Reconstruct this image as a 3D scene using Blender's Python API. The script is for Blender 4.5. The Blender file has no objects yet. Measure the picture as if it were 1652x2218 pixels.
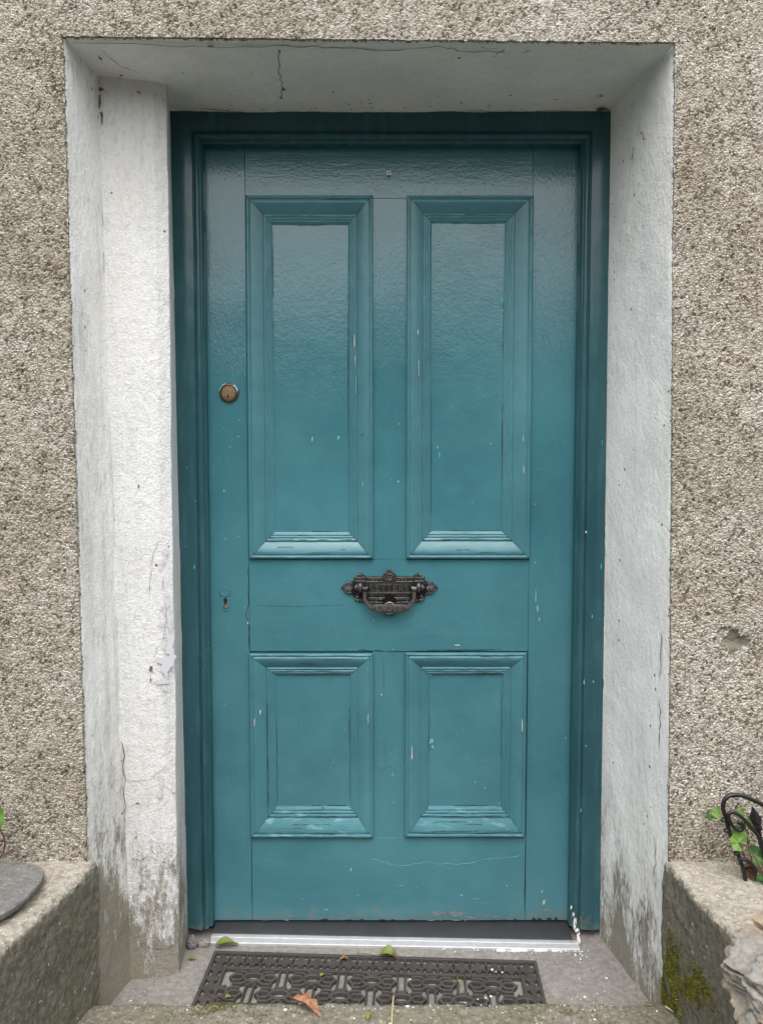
import bpy, bmesh, math, random
import numpy as np
from mathutils import Vector, Matrix
R = math.radians
random.seed(7)
S = bpy.context.scene
COL = S.collection

# ------------------------------------------------------------------ camera, sky, sun, exposure
cam = bpy.data.cameras.new('camera'); cam_o = bpy.data.objects.new('camera', cam); COL.objects.link(cam_o)
cam.sensor_fit = 'VERTICAL'; cam.sensor_height = 36.0; cam.lens = 1667 / 2218 * 36.0
cam.clip_start = 0.02; cam.clip_end = 2000
cam_o.location = (0, -1.55, 1.14); cam_o.rotation_euler = (R(90 - 3.3), 0, 0)
S.camera = cam_o

W = bpy.data.worlds.new('World'); S.world = W; W.use_nodes = True
wt = W.node_tree; wt.nodes.clear()
sky = wt.nodes.new('ShaderNodeTexSky'); sky.sky_type = 'NISHITA'; sky.sun_disc = False
SUN_EL, SUN_AZ = 62, 181          # azimuth measured from +Y towards +X (behind the camera)
sky.sun_elevation = R(SUN_EL); sky.sun_rotation = R(SUN_AZ)
sky.air_density = 1.0; sky.dust_density = 6.0; sky.ozone_density = 1.0
hs = wt.nodes.new('ShaderNodeHueSaturation'); hs.inputs['Saturation'].default_value = 0.12
bg = wt.nodes.new('ShaderNodeBackground'); bg.inputs['Strength'].default_value = 0.115
wo = wt.nodes.new('ShaderNodeOutputWorld')
wt.links.new(sky.outputs[0], hs.inputs['Color']); wt.links.new(hs.outputs[0], bg.inputs['Color']); wt.links.new(bg.outputs[0], wo.inputs['Surface'])

sun = bpy.data.lights.new('sun', 'SUN'); sun_o = bpy.data.objects.new('sun', sun); COL.objects.link(sun_o)
sun.energy = 1.3; sun.angle = R(124); sun.color = (1.0, 0.985, 0.965)
sd = Vector((math.sin(R(SUN_AZ)) * math.cos(R(SUN_EL)), math.cos(R(SUN_AZ)) * math.cos(R(SUN_EL)), math.sin(R(SUN_EL))))
sun_o.rotation_euler = sd.to_track_quat('Z', 'Y').to_euler()
sun_o.location = (0, -6, 8)

S.view_settings.view_transform = 'Standard'; S.view_settings.look = 'None'
S.view_settings.exposure = 1.04; S.view_settings.gamma = 1.0
S.render.engine = 'CYCLES'
S.cycles.max_bounces = 8; S.cycles.diffuse_bounces = 5

# ------------------------------------------------------------------ numpy value noise
def _h(ix, iy, iz, seed):
    n = (ix * 374761393 + iy * 668265263 + iz * 2147483647 + seed * 1274126177) & 0xffffffff
    n = ((n ^ (n >> 13)) * 1274126177) & 0xffffffff
    n = ((n ^ (n >> 16)) * 2246822519) & 0xffffffff
    return ((n ^ (n >> 15)) & 0xffff) / 32767.5 - 1.0
def vn(P, s, seed=0):
    P = np.asarray(P, float) * s
    i = np.floor(P).astype(np.int64); f = P - i; f = f * f * (3 - 2 * f)
    x, y, z = i[..., 0], i[..., 1], i[..., 2]; fx, fy, fz = f[..., 0], f[..., 1], f[..., 2]
    def l(a, b, t): return a + (b - a) * t
    c = lambda dx, dy, dz: _h(x + dx, y + dy, z + dz, seed)
    return l(l(l(c(0,0,0), c(1,0,0), fx), l(c(0,1,0), c(1,1,0), fx), fy),
             l(l(c(0,0,1), c(1,0,1), fx), l(c(0,1,1), c(1,1,1), fx), fy), fz)
def fbm(P, s, o=3, seed=0):
    r = 0; a = 1.0
    for k in range(o): r = r + a * vn(P, s * 2.03 ** k, seed + k * 17); a *= .5
    return r

# ------------------------------------------------------------------ mesh builder
class MB:
    def __init__(s): s.v = []; s.f = []; s.m = []; s.sm = []
    def add(s, vs, fs, m=0, smooth=False):
        o = len(s.v); s.v.extend([tuple(map(float, p)) for p in vs])
        for f in fs: s.f.append(tuple(i + o for i in f)); s.m.append(m); s.sm.append(smooth)
        return o
    def box(s, x0, x1, y0, y1, z0, z1, b=0.0, m=0):
        bm = bmesh.new(); bmesh.ops.create_cube(bm, size=1)
        for v in bm.verts: v.co = ((x0+x1)/2 + v.co.x*(x1-x0), (y0+y1)/2 + v.co.y*(y1-y0), (z0+z1)/2 + v.co.z*(z1-z0))
        if b: bmesh.ops.bevel(bm, geom=bm.edges[:], offset=b, segments=2, profile=.5, affect='EDGES')
        s.bm(bm, m)
    def bm(s, bm, m=0, smooth=False, M=None):
        bm.verts.index_update()
        s.add([(M @ v.co if M else v.co) for v in bm.verts], [[v.index for v in f.verts] for f in bm.faces], m, smooth); bm.free()
    def grid(s, P, m=0, smooth=True, flip=False):
        P = np.asarray(P); n, k = P.shape[:2]
        fs = []
        for i in range(n-1):
            for j in range(k-1):
                q = (i*k+j, (i+1)*k+j, (i+1)*k+j+1, i*k+j+1)
                fs.append(q[::-1] if flip else q)
        s.add(P.reshape(-1, 3), fs, m, smooth)
    def prism(s, poly, y0, y1, b=0.0, m=0):
        # polygon in X-Z (counter-clockwise seen from -Y), front at y0 (towards the viewer), back at y1
        bm = bmesh.new(); vs = [bm.verts.new((x, y1, z)) for x, z in poly]; f = bm.faces.new(vs)
        r = bmesh.ops.extrude_face_region(bm, geom=[f]); ev = [e for e in r['geom'] if isinstance(e, bmesh.types.BMVert)]
        for v in ev: v.co.y = y0
        bmesh.ops.recalc_face_normals(bm, faces=bm.faces[:])
        if b:
            ed = [e for e in bm.edges if abs(e.verts[0].co.y - y0) < 1e-6 and abs(e.verts[1].co.y - y0) < 1e-6]
            bmesh.ops.bevel(bm, geom=ed, offset=b, segments=2, profile=.5, affect='EDGES')
        s.bm(bm, m)
    def tube(s, pts, rad, seg=8, m=0, closed=False, sq=None):
        pts = [Vector(p) for p in pts]; n = len(pts); rs = rad if isinstance(rad, (list, tuple)) else [rad] * n
        vs = []; up = None
        for i, p in enumerate(pts):
            a = pts[(i-1) % n] if closed or i > 0 else p; c = pts[(i+1) % n] if closed or i < n-1 else p
            t = (c - a).normalized()
            if up is None: up = t.orthogonal().normalized()
            up = (up - t * up.dot(t)).normalized(); q = t.cross(up)
            for k in range(seg):
                an = 2*math.pi*k/seg; vs.append(p + (up*math.cos(an) + q*math.sin(an)) * rs[i])
        fs = []
        for i in range(n if closed else n-1):
            j = (i+1) % n
            for k in range(seg): fs.append((i*seg+k, i*seg+(k+1) % seg, j*seg+(k+1) % seg, j*seg+k))
        if not closed: fs.append(tuple(range(seg-1, -1, -1))); fs.append(tuple((n-1)*seg+k for k in range(seg)))
        s.add(vs, fs, m, True)
    def bar(s, pts, w, d, nrm, m=0, closed=False, c=0.0):
        # rectangular strip swept along pts lying on a plane with normal nrm; w wide in-plane, d tall along nrm (pts on its bottom)
        pts = [Vector(p) for p in pts]; N = Vector(nrm).normalized(); n = len(pts); vs = []
        for i, p in enumerate(pts):
            a = pts[(i-1) % n] if closed or i > 0 else None; b = pts[(i+1) % n] if closed or i < n-1 else None
            t1 = (p - a).normalized() if a is not None else None; t2 = (b - p).normalized() if b is not None else None
            t = ((t1 or t2) + (t2 or t1)).normalized(); side = N.cross(t)
            k = 1.0
            if t1 is not None and t2 is not None: k = 1 / max(.5, t.dot(t1))
            h = side * (w/2*k); hc = side * ((w/2 - c)*k)
            vs += [p - h, p - h + N*(d-c), p - hc + N*d, p + hc + N*d, p + h + N*(d-c), p + h]
        fs = []
        for i in range(n if closed else n-1):
            j = (i+1) % n
            for k in range(5): fs.append((i*6+k, j*6+k, j*6+k+1, i*6+k+1))
        if not closed: fs.append((0,1,2,3,4,5)); fs.append(tuple((n-1)*6+k for k in (5,4,3,2,1,0)))
        s.add(vs, fs, m)
    def ball(s, c, r, m=0, sub=2):
        bm = bmesh.new(); bmesh.ops.create_icosphere(bm, subdivisions=sub, radius=1)
        rr = r if isinstance(r, (tuple, list)) else (r, r, r)
        for v in bm.verts: v.co = (c[0]+v.co.x*rr[0], c[1]+v.co.y*rr[1], c[2]+v.co.z*rr[2])
        s.bm(bm, m, True)
    def lathe(s, prof, c, seg=32, m=0):
        # prof: (radius, y) pairs about an axis along Y through c
        vs = []; n = len(prof)
        for r, y in prof:
            for k in range(seg):
                a = 2*math.pi*k/seg; vs.append((c[0]+r*math.cos(a), c[1]+y, c[2]+r*math.sin(a)))
        fs = [(i*seg+k, i*seg+(k+1) % seg, (i+1)*seg+(k+1) % seg, (i+1)*seg+k) for i in range(n-1) for k in range(seg)]
        s.add(vs, fs, m, True)
    def build(s, name, mats, parent=None, loc=(0, 0, 0), auto=True):
        me = bpy.data.meshes.new(name); me.from_pydata(s.v, [], s.f)
        for mt in (mats if isinstance(mats, (list, tuple)) else [mats]): me.materials.append(mt)
        me.polygons.foreach_set('material_index', s.m); me.polygons.foreach_set('use_smooth', s.sm); me.update()
        if auto: me.set_sharp_from_angle(angle=R(38))
        o = bpy.data.objects.new(name, me); COL.objects.link(o); o.location = loc
        if parent:
            o.parent = parent
            if parent.type == 'EMPTY': o.location = -parent.location      # meshes are modelled in world metres
        return o
def fixn(o):
    bm = bmesh.new(); bm.from_mesh(o.data); bmesh.ops.recalc_face_normals(bm, faces=bm.faces[:]); bm.to_mesh(o.data); bm.free(); return o
def tag(o, label=None, cat=None, group=None, kind=None):
    for k, v in (('label', label), ('category', cat), ('group', group), ('kind', kind)):
        if v: o[k] = v
    return o
def empty(name, loc=(0, 0, 0)):
    o = bpy.data.objects.new(name, None); o.empty_display_size = .05; COL.objects.link(o); o.location = loc; return o

# ------------------------------------------------------------------ materials
class NT:
    def __init__(s, name):
        s.mat = bpy.data.materials.new(name); s.mat.use_nodes = True; s.t = s.mat.node_tree; s.t.nodes.clear()
        s.out = s.t.nodes.new('ShaderNodeOutputMaterial'); s.b = s.t.nodes.new('ShaderNodeBsdfPrincipled')
        s.t.links.new(s.b.outputs[0], s.out.inputs['Surface'])
        tc = s.t.nodes.new('ShaderNodeTexCoord'); s.co = tc.outputs['Object']
        g = s.t.nodes.new('ShaderNodeNewGeometry'); s.nrm = g.outputs['Normal']; s.pos = g.outputs['Position']
    def set(s, node, **kw):
        for k, v in kw.items():
            i = node.inputs[int(k[1:])] if k[0] == '_' and k[1:].isdigit() else node.inputs[k.replace('_', ' ')]
            if isinstance(v, bpy.types.NodeSocket): s.t.links.new(v, i)
            else: i.default_value = v
        return node
    def n(s, typ, props=None, **kw):
        nd = s.t.nodes.new('ShaderNode' + typ)
        for k, v in (props or {}).items(): setattr(nd, k, v)
        return s.set(nd, **kw)
    def map(s, scale, vec=None, loc=(0, 0, 0)):
        return s.n('Mapping', Vector=vec or s.co, Scale=scale, Location=loc).outputs[0]
    def noise(s, scale, vec=None, detail=4, rough=.55, dist=0.0):
        return s.n('TexNoise', Vector=vec or s.co, Scale=scale, Detail=detail, Roughness=rough, Distortion=dist).outputs[0]
    def vor(s, scale, vec=None, feature='F1', rnd=1.0):
        nd = s.n('TexVoronoi', {'feature': feature}, Vector=vec or s.co, Scale=scale, Randomness=rnd); return nd
    def ramp(s, fac, stops, interp='LINEAR'):
        nd = s.n('ValToRGB', Fac=fac); cr = nd.color_ramp; cr.interpolation = interp
        while len(cr.elements) < len(stops): cr.elements.new(.5)
        for e, (p, c) in zip(cr.elements, stops):
            e.position = p; e.color = (c, c, c, 1) if isinstance(c, (int, float)) else (*c, 1)
        return nd.outputs[0]
    def m(s, op, a, b=0.0, c=None, clamp=False):
        nd = s.n('Math', {'operation': op, 'use_clamp': clamp}, _0=a, _1=b)
        if c is not None: s.set(nd, _2=c)
        return nd.outputs[0]
    def mix(s, f, a, b, blend='MIX'):
        nd = s.t.nodes.new('ShaderNodeMix'); nd.data_type = 'RGBA'; nd.blend_type = blend
        for i, v in ((0, f), (6, a), (7, b)):
            if isinstance(v, bpy.types.NodeSocket): s.t.links.new(v, nd.inputs[i])
            else: nd.inputs[i].default_value = (*v, 1) if isinstance(v, tuple) else v
        return nd.outputs[2]
    def xyz(s, vec): return s.n('SeparateXYZ', Vector=vec).outputs
    def bump(s, h, strength=.5, dist=.002, normal=None):
        nd = s.n('Bump', Height=h, Strength=strength, Distance=dist)
        if normal is not None: s.set(nd, Normal=normal)
        return nd.outputs[0]
    def fin(s, col, rough=.6, normal=None, metal=0.0, spec=None, coat=None):
        s.set(s.b, Base_Color=(*col, 1) if isinstance(col, tuple) else col, Roughness=rough, Metallic=metal)
        if normal is not None: s.set(s.b, Normal=normal)
        if spec is not None: s.b.inputs['Specular IOR Level'].default_value = spec
        if coat: s.b.inputs['Coat Weight'].default_value = coat[0]; s.b.inputs['Coat Roughness'].default_value = coat[1]
        return s.mat

def m_simple(name, col, rough=.6, var=.25, scale=40, metal=0.0, bump=.3, spec=None):
    k = NT(name); n = k.noise(scale); c = k.mix(n, tuple(x*(1-var) for x in col), tuple(min(1, x*(1+var)) for x in col))
    return k.fin(c, rough, k.bump(k.noise(scale*3), bump, .001), metal, spec)

def m_roughcast():
    k = NT('roughcast'); k.mat.displacement_method = 'BOTH'
    w = k.n('TexNoise', Vector=k.co, Scale=90, Detail=3).outputs['Color']
    vec = k.n('VectorMath', {'operation': 'MULTIPLY_ADD'}, _0=w, _1=(.010, .010, .010), _2=k.co).outputs[0]
    v = k.vor(240, vec); v2 = k.vor(92, vec)
    r = k.xyz(v.outputs['Color'])[0]; r2 = k.xyz(v2.outputs['Color'])[1]
    mott = k.noise(26, detail=4, rough=.65)
    rm = k.m('ADD', k.m('MULTIPLY', r, .78), k.m('MULTIPLY', k.m('SUBTRACT', mott, .38), .8))
    base = k.ramp(rm, [(0, (.085, .07, .056)), (.15, (.18, .152, .122)), (.30, (.335, .30, .255)), (.5, (.47, .435, .38)), (.75, (.575, .54, .485)), (.95, (.70, .675, .63))])
    big = k.ramp(r2, [(0, (.30, .17, .09)), (.008, (.10, .085, .075)), (.045, (.22, .20, .17)), (.06, (.6, .57, .53)), (1, (.6, .57, .53))], 'CONSTANT')
    isbig = k.m('MULTIPLY', k.m('LESS_THAN', r2, .075), k.m('LESS_THAN', v2.outputs['Distance'], .34))
    c = k.mix(isbig, base, big)
    mort = k.m('MULTIPLY', k.ramp(v.outputs['Distance'], [(.42, 0), (.75, 1)]), .25)
    c = k.mix(mort, c, (.19, .155, .115))
    t = k.noise(2.3, detail=5, rough=.6)
    c = k.mix(k.ramp(t, [(.36, 0), (.68, .9)]), c, (.70, .70, .655), 'MULTIPLY')
    t2 = k.noise(5.5, k.map((1, 1, 1), None, (3, 7, 1)), 5, .6)
    c = k.mix(k.ramp(t2, [(.42, 0), (.68, .6)]), c, (.80, .73, .66), 'MULTIPLY')
    # hollow where a lump has come away: bare grey green backing coat
    dv = k.n('VectorMath', {'operation': 'SUBTRACT'}, _0=k.n('VectorMath', {'operation': 'MULTIPLY_ADD'}, _0=k.n('TexNoise', Vector=k.co, Scale=38, Detail=5).outputs['Color'], _1=(.050, 0, .050), _2=k.co).outputs[0], _1=(.739, 0, .811)).outputs[0]
    dx = k.xyz(dv); dd = k.m('SQRT', k.m('ADD', k.m('POWER', k.m('DIVIDE', dx[0], .027), 2), k.m('POWER', k.m('DIVIDE', dx[2], .024), 2)))
    hol = k.ramp(dd, [(.92, 1), (1.02, 0)])
    c = k.mix(hol, c, k.mix(k.noise(120, detail=4), (.13, .13, .10), (.27, .26, .205)))
    h = k.m('MULTIPLY', k.m('SUBTRACT', .75, v.outputs['Distance']), k.m('MULTIPLY_ADD', r, .8, .35))
    hh = k.m('ADD', k.m('ADD', h, k.m('MULTIPLY', isbig, .25)), k.m('MULTIPLY', k.noise(45, detail=4, rough=.6), 1.5))
    hh = k.m('ADD', hh, k.m('MULTIPLY', k.noise(300, detail=3), .8))
    hh = k.mix(hol, hh, k.m('MULTIPLY', k.noise(90, detail=5, rough=.7), 1.6))
    d = k.n('Displacement', Height=k.m('MULTIPLY', hh, 1.0), Midlevel=1.3, Scale=.0044)
    k.t.links.new(d.outputs[0], k.out.inputs['Displacement'])
    return k.fin(c, .95, None, spec=.12)

def m_whitewash(name, streak=.5, peel0=.36, dirty=0.0, base=(.88, .88, .875), tex=1.0):
    k = NT(name); z = k.xyz(k.co)[2]
    st = k.noise(9, k.map((3.2, 3.2, .35)), 5, .6); fine = k.noise(60, k.map((1.5, 1.5, .35)), 4, .65)
    blot = k.noise(6, detail=5, rough=.62)
    c = k.mix(k.ramp(blot, [(.4, 0), (.72, .5)]), base, (.70, .70, .70))
    low = k.m('SUBTRACT', 1.55, z, clamp=False)
    low = k.m('MULTIPLY', low, .16)
    a = k.ramp(k.m('ADD', k.m('MULTIPLY', st, .8), k.m('MULTIPLY', low, streak)), [(.42, 0), (.68, .85)])
    a = k.m('MULTIPLY', a, k.ramp(fine, [(.3, .45), (.7, 1)]))
    c = k.mix(k.m('MULTIPLY', a, streak), c, (.37, .375, .32))
    if dirty: c = k.mix(k.ramp(k.noise(4, detail=6, rough=.7), [(.4, 0), (.75, dirty)]), c, (.30, .29, .26))
    spk = k.vor(38); sp = k.m('MULTIPLY', k.m('LESS_THAN', spk.outputs['Distance'], .13), k.m('GREATER_THAN', k.xyz(spk.outputs['Color'])[0], .90))
    c = k.mix(sp, c, (.2, .17, .14))
    # bare render where the paint has worn off near the step
    grit = k.noise(130, k.map((1.2, 1.2, .6)), 3, .6)
    pn = k.m('ADD', k.m('MULTIPLY', k.noise(7, k.map((1.8, 1.8, .75)), 7, .70), .75), k.m('ADD', k.m('MULTIPLY', fine, .30), k.m('MULTIPLY', grit, .16)))
    pv = k.m('ADD', pn, k.m('MULTIPLY', k.m('SUBTRACT', peel0, z), .75))
    pe = k.ramp(pv, [(.585, 0), (.69, 1)])
    brown = k.mix(k.noise(45, detail=5, rough=.65), (.19, .17, .13), (.36, .335, .285))
    brown = k.mix(k.ramp(k.noise(8), [(.45, 0), (.7, .7)]), brown, (.22, .195, .135))
    gm_ = k.m('MULTIPLY', k.ramp(pv, [(.42, 0), (.66, .9)]), k.ramp(k.m('ADD', k.m('MULTIPLY', grit, .5), k.m('MULTIPLY', fine, .5)), [(.38, .25), (.62, 1)]))
    c = k.mix(gm_, c, (.43, .415, .37))
    c = k.mix(k.ramp(grit, [(.50, 0), (.74, .30*tex)]), c, (.50, .50, .48))
    dab = k.noise(48, k.map((2.2, 2.2, .5)), 4, .6)
    c = k.mix(k.m('MULTIPLY', k.ramp(dab, [(.54, 0), (.64, .5*tex*streak)]), k.ramp(blot, [(.38, 0), (.6, 1)])), c, (.42, .42, .40))
    c = k.mix(k.ramp(k.noise(5, k.map((2, 2, .6), None, (4, 1, 2)), 5, .6), [(.5, 0), (.75, .22*tex)]), c, (.70, .66, .58))
    c = k.mix(pe, c, brown)
    h = k.m('ADD', k.m('MULTIPLY', k.noise(70, k.map((1, 1, .7)), 5, .68), 1.0), k.m('MULTIPLY', k.noise(230, detail=2), .45))
    h = k.m('SUBTRACT', h, k.m('MULTIPLY', pe, .5))
    return k.fin(c, k.m('MULTIPLY_ADD', pe, .25, .6), k.bump(h, .9, .0030 + .0009*tex), spec=.3)

def m_teal(name, grain, worn=0.0, wobble=1.0, matt=0.0, spec=.62, tone=1.0):
    # gloss paint over wood; grain = mapping scale that stretches the brush marks
    k = NT(name); z = k.xyz(k.co)[2]
    n1 = k.noise(5, detail=5, rough=.6); g = k.noise(22, k.map(grain), 4, .6)
    n0 = k.noise(2.2, detail=6, rough=.65)
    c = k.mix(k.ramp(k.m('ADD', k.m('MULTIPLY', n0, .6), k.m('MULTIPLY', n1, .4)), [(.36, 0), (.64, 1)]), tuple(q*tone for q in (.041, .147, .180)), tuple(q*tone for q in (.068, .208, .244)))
    c = k.mix(k.ramp(g, [(.5, 0), (.85, .35)]), c, (.075, .225, .255))
    ch = k.noise(16, k.map(grain), 6, .7)
    c = k.mix(k.ramp(ch, [(.70, 0), (.73, .55)]), c, (.10, .26, .29))
    gf = k.ramp(k.m('ADD', k.noise(30, detail=5, rough=.7), k.m('MULTIPLY', k.m('SUBTRACT', .035, z), 6)), [(.60, 0), (.74, 1)])
    c = k.mix(k.m('MULTIPLY', gf, .6), c, (.13, .175, .172))
    if worn:
        wl = k.ramp(k.noise(30, k.map(grain), 7, .75), [(.56, 0), (.60, worn)])
        c = k.mix(wl, c, (.16, .33, .36))
    o1 = k.noise(70, k.map(grain), 3, .55, .4); o2 = k.noise(150, k.map(tuple(1+(q-1)*.4 for q in grain)), 3, .6, .3); o3 = k.noise(14, k.map(grain), 2)
    pit = k.vor(85); pt = k.m('MULTIPLY', k.m('LESS_THAN', pit.outputs['Distance'], .22), k.m('GREATER_THAN', k.xyz(pit.outputs['Color'])[0], .93))
    h = k.m('ADD', k.m('MULTIPLY', o1, .34 * wobble), k.m('MULTIPLY', o2, .42 * wobble)); h = k.m('ADD', h, k.m('MULTIPLY', o3, .6)); h = k.m('ADD', h, k.m('MULTIPLY', pt, .12))
    if worn: h = k.m('ADD', h, k.m('MULTIPLY', k.noise(40, k.map(grain), 6, .75), 1.2 * worn))
    ro = k.m('ADD', .07 + matt, k.m('MULTIPLY', k.noise(20), .10))
    ro = k.m('ADD', ro, k.m('MULTIPLY', k.ramp(z, [(.25, 1), (.9, 0)]), .2))
    return k.fin(c, ro, k.bump(h, .48, .0019), spec=spec)

def m_concrete(name, a, b, scale=90, agg=.5, moss=0.0, white=.03, bump=.004):
    k = NT(name); n = k.noise(7, detail=6, rough=.65); f = k.noise(scale, detail=4, rough=.65)
    c = k.mix(n, a, b); c = k.mix(k.ramp(f, [(.35, .5), (.65, 0)]), c, tuple(x*.45 for x in a))
    v = k.vor(scale*1.7); r = k.xyz(v.outputs['Color'])[0]
    st = k.ramp(r, [(0, tuple(x*.35 for x in a)), (.3, a), (.7, b), (1, tuple(min(.8, x*1.6) for x in b))])
    c = k.mix(k.m('MULTIPLY', k.ramp(v.outputs['Distance'], [(.25, 1), (.5, 0)]), agg), c, st)
    wv = k.vor(scale*.8); ws = k.m('MULTIPLY', k.m('LESS_THAN', wv.outputs['Distance'], .2), k.m('GREATER_THAN', k.xyz(wv.outputs['Color'])[0], 1 - white))
    c = k.mix(ws, c, (.72, .70, .66))
    if moss:
        mm = k.ramp(k.m('ADD', k.noise(5.5, detail=6, rough=.7), k.m('MULTIPLY', k.noise(60), .2)), [(.62, 0), (.72, moss)])
        c = k.mix(mm, c, (.10, .105, .03))
    h = k.m('ADD', k.m('MULTIPLY', f, .6), k.m('MULTIPLY', k.m('SUBTRACT', .6, v.outputs['Distance']), .5))
    return k.fin(c, .92, k.bump(h, .8, bump), spec=.25)

def m_leaf(name, a, b, edge=None, scale=25, trans=.3):
    k = NT(name); n = k.noise(scale, detail=4); c = k.mix(k.ramp(n, [(.4, 0), (.6, 1)]), a, b)
    vv = k.noise(120, detail=3)
    m_ = k.fin(c, .5, k.bump(vv, .5, .001), spec=.4)
    k.b.inputs['Subsurface Weight'].default_value = 0.0
    return m_

M = {}
M['roughcast'] = m_roughcast()
M['white'] = m_whitewash('whitewashed plaster', .80, .27, 0, (.94, .935, .925), 1.2)
M['white_pier'] = m_whitewash('whitewashed pier plaster', .38, .17, 0, (.75, .75, .755), 1.8)
M['white_right'] = m_whitewash('whitewashed right plaster', .30, .15, 0, (.95, .945, .93), 1.1)
M['soffit'] = m_whitewash('whitewashed soffit plaster', .15, -5, .25, (.91, .895, .86))
M['crack'] = m_simple('crack dirt', (.115, .10, .085), .9, .5, 120)
M['stain'] = m_simple('rust brown stain', (.15, .10, .065), .9, .5, 90)
M['bareplaster'] = m_simple('old lilac grey paint coat', (.56, .56, .60), .7, .06, 30)
M['teal_v'] = m_teal('teal gloss paint upright grain', (1.7, 1.6, .32), 0, 1.15)
M['teal_h'] = m_teal('teal gloss paint level grain', (.30, 1.6, 1.7), 0, 1.1)
M['teal_p'] = m_teal('teal gloss paint panel', (1.05, 1.4, 1.15), 0, .95)
M['teal_m'] = m_teal('teal gloss paint moulding', (1.0, 1.0, .6), 0, .5, .22, .5)
M['teal_w'] = m_teal('teal worn paint moulding', (.5, 1.5, 2.2), .8, 1.0, .3, .4)
M['teal_f'] = m_teal('teal frame paint with shade', (2.0, 2.0, .35), 0, .6, .08, .4, .50)  # slightly darker coat, base colour darkened further for shade under the lintel
M['cream'] = m_simple('bare cream primer', (.46, .43, .36), .7, .5, 200)
M['turq'] = m_simple('older turquoise paint', (.04, .42, .40), .5)
M['palechip'] = m_simple('pale blue rub mark', (.17, .36, .42), .5)
M['brownchip'] = m_simple('bare wood', (.28, .15, .08), .7)
M['greychip'] = m_simple('flaked grey paint', (.15, .195, .195), .8, .4, 120)
M['gap'] = m_simple('dark open joint', (.018, .026, .028), .9)
def m_iron(name, lo, hi, rough=.45, metal=.75):
    k = NT(name); g = k.n('NewGeometry'); p = k.ramp(g.outputs['Pointiness'], [(.47, 0), (.56, 1)])
    n = k.noise(160, detail=4); c = k.mix(k.m('MULTIPLY', p, k.ramp(n, [(.3, .3), (.7, 1)])), lo, hi)
    return k.fin(c, k.m('MULTIPLY_ADD', n, .2, rough-.1), k.bump(n, .5, .0008), metal, .5)
M['cast'] = m_iron('dark cast iron', (.009, .009, .010), (.055, .052, .052), .5)
M['bronze'] = m_iron('worn bronze iron', (.040, .037, .037), (.17, .155, .148), .4)
M['ridge'] = m_iron('rubbed ridges of the casting', (.042, .040, .040), (.20, .185, .175), .42)
M['letter'] = m_iron('rubbed raised letters', (.13, .11, .10), (.30, .26, .23), .4)
M['brass'] = m_iron('tarnished brass', (.17, .105, .065), (.34, .23, .14), .40, .9)
M['hole'] = m_simple('dark keyhole', (.01, .008, .007), .9)
M['blackiron'] = m_simple('black painted iron', (.012, .012, .013), .38, .2, 60, 0, .2, .5)
M['rubber'] = m_simple('black rubber', (.022, .023, .026), .45, .5, 18, 0, .25)
M['matrubber'] = m_simple('weathered mat rubber', (.050, .044, .039), .75, .6, 26, 0, .6)
M['alu'] = m_simple('brushed aluminium', (.50, .495, .50), .55, .22, 55, .3, .4)
M['slab'] = m_concrete('smooth step concrete', (.22, .20, .18), (.335, .315, .29), 75, .25, 0, .035, .0015)
M['lip'] = m_concrete('rough step concrete', (.16, .14, .112), (.27, .245, .20), 70, .75, .3, .06, .005)
M['plant_side'] = m_concrete('damp planter concrete', (.105, .094, .07), (.20, .18, .14), 95, .55, .0, .02, .004)
M['plant_top'] = m_concrete('pale planter concrete', (.34, .29, .215), (.50, .44, .345), 80, .6, .0, .05, .004)
def m_planter():
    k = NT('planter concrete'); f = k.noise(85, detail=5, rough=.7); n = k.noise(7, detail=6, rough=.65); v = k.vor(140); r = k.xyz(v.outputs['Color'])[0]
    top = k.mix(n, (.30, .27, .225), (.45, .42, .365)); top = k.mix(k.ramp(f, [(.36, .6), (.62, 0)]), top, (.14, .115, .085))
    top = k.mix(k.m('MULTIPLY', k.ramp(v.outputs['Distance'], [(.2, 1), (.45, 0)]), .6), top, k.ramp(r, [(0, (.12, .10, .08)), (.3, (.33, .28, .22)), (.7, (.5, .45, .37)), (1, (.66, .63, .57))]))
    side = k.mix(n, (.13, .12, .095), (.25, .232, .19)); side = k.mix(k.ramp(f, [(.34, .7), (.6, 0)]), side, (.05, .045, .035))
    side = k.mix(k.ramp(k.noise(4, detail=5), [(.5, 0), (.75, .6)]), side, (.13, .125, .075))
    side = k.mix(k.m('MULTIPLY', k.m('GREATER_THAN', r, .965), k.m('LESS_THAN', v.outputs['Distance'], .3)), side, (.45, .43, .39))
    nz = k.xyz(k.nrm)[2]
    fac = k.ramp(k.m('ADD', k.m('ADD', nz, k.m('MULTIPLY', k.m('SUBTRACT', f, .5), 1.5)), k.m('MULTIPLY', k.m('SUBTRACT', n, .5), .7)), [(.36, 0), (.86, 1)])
    h = k.m('ADD', k.m('MULTIPLY', f, .8), k.m('MULTIPLY', k.m('SUBTRACT', .6, v.outputs['Distance']), .4))
    return k.fin(k.mix(fac, side, top), .93, k.bump(h, .8, .004), spec=.2)
M['planter'] = m_planter()
M['slate'] = m_concrete('grey slate', (.14, .136, .13), (.22, .215, .205), 75, .45, 0, .07, .003)
M['pebble'] = m_concrete('grey lump of mortar', (.14, .135, .13), (.33, .32, .31), 160, .6, 0, .03, .003)
M['soil'] = m_concrete('dark soil', (.03, .02, .014), (.075, .05, .034), 60, .5, 0, .02, .006)
M['path'] = m_concrete('grey path', (.07, .07, .05), (.12, .115, .09), 30, .4, .4, .02, .004)
M['moss'] = m_leaf('moss', (.09, .098, .012), (.20, .19, .028), scale=60)
M['fresh'] = m_leaf('fresh geranium green', (.07, .15, .020), (.14, .235, .04))
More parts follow.
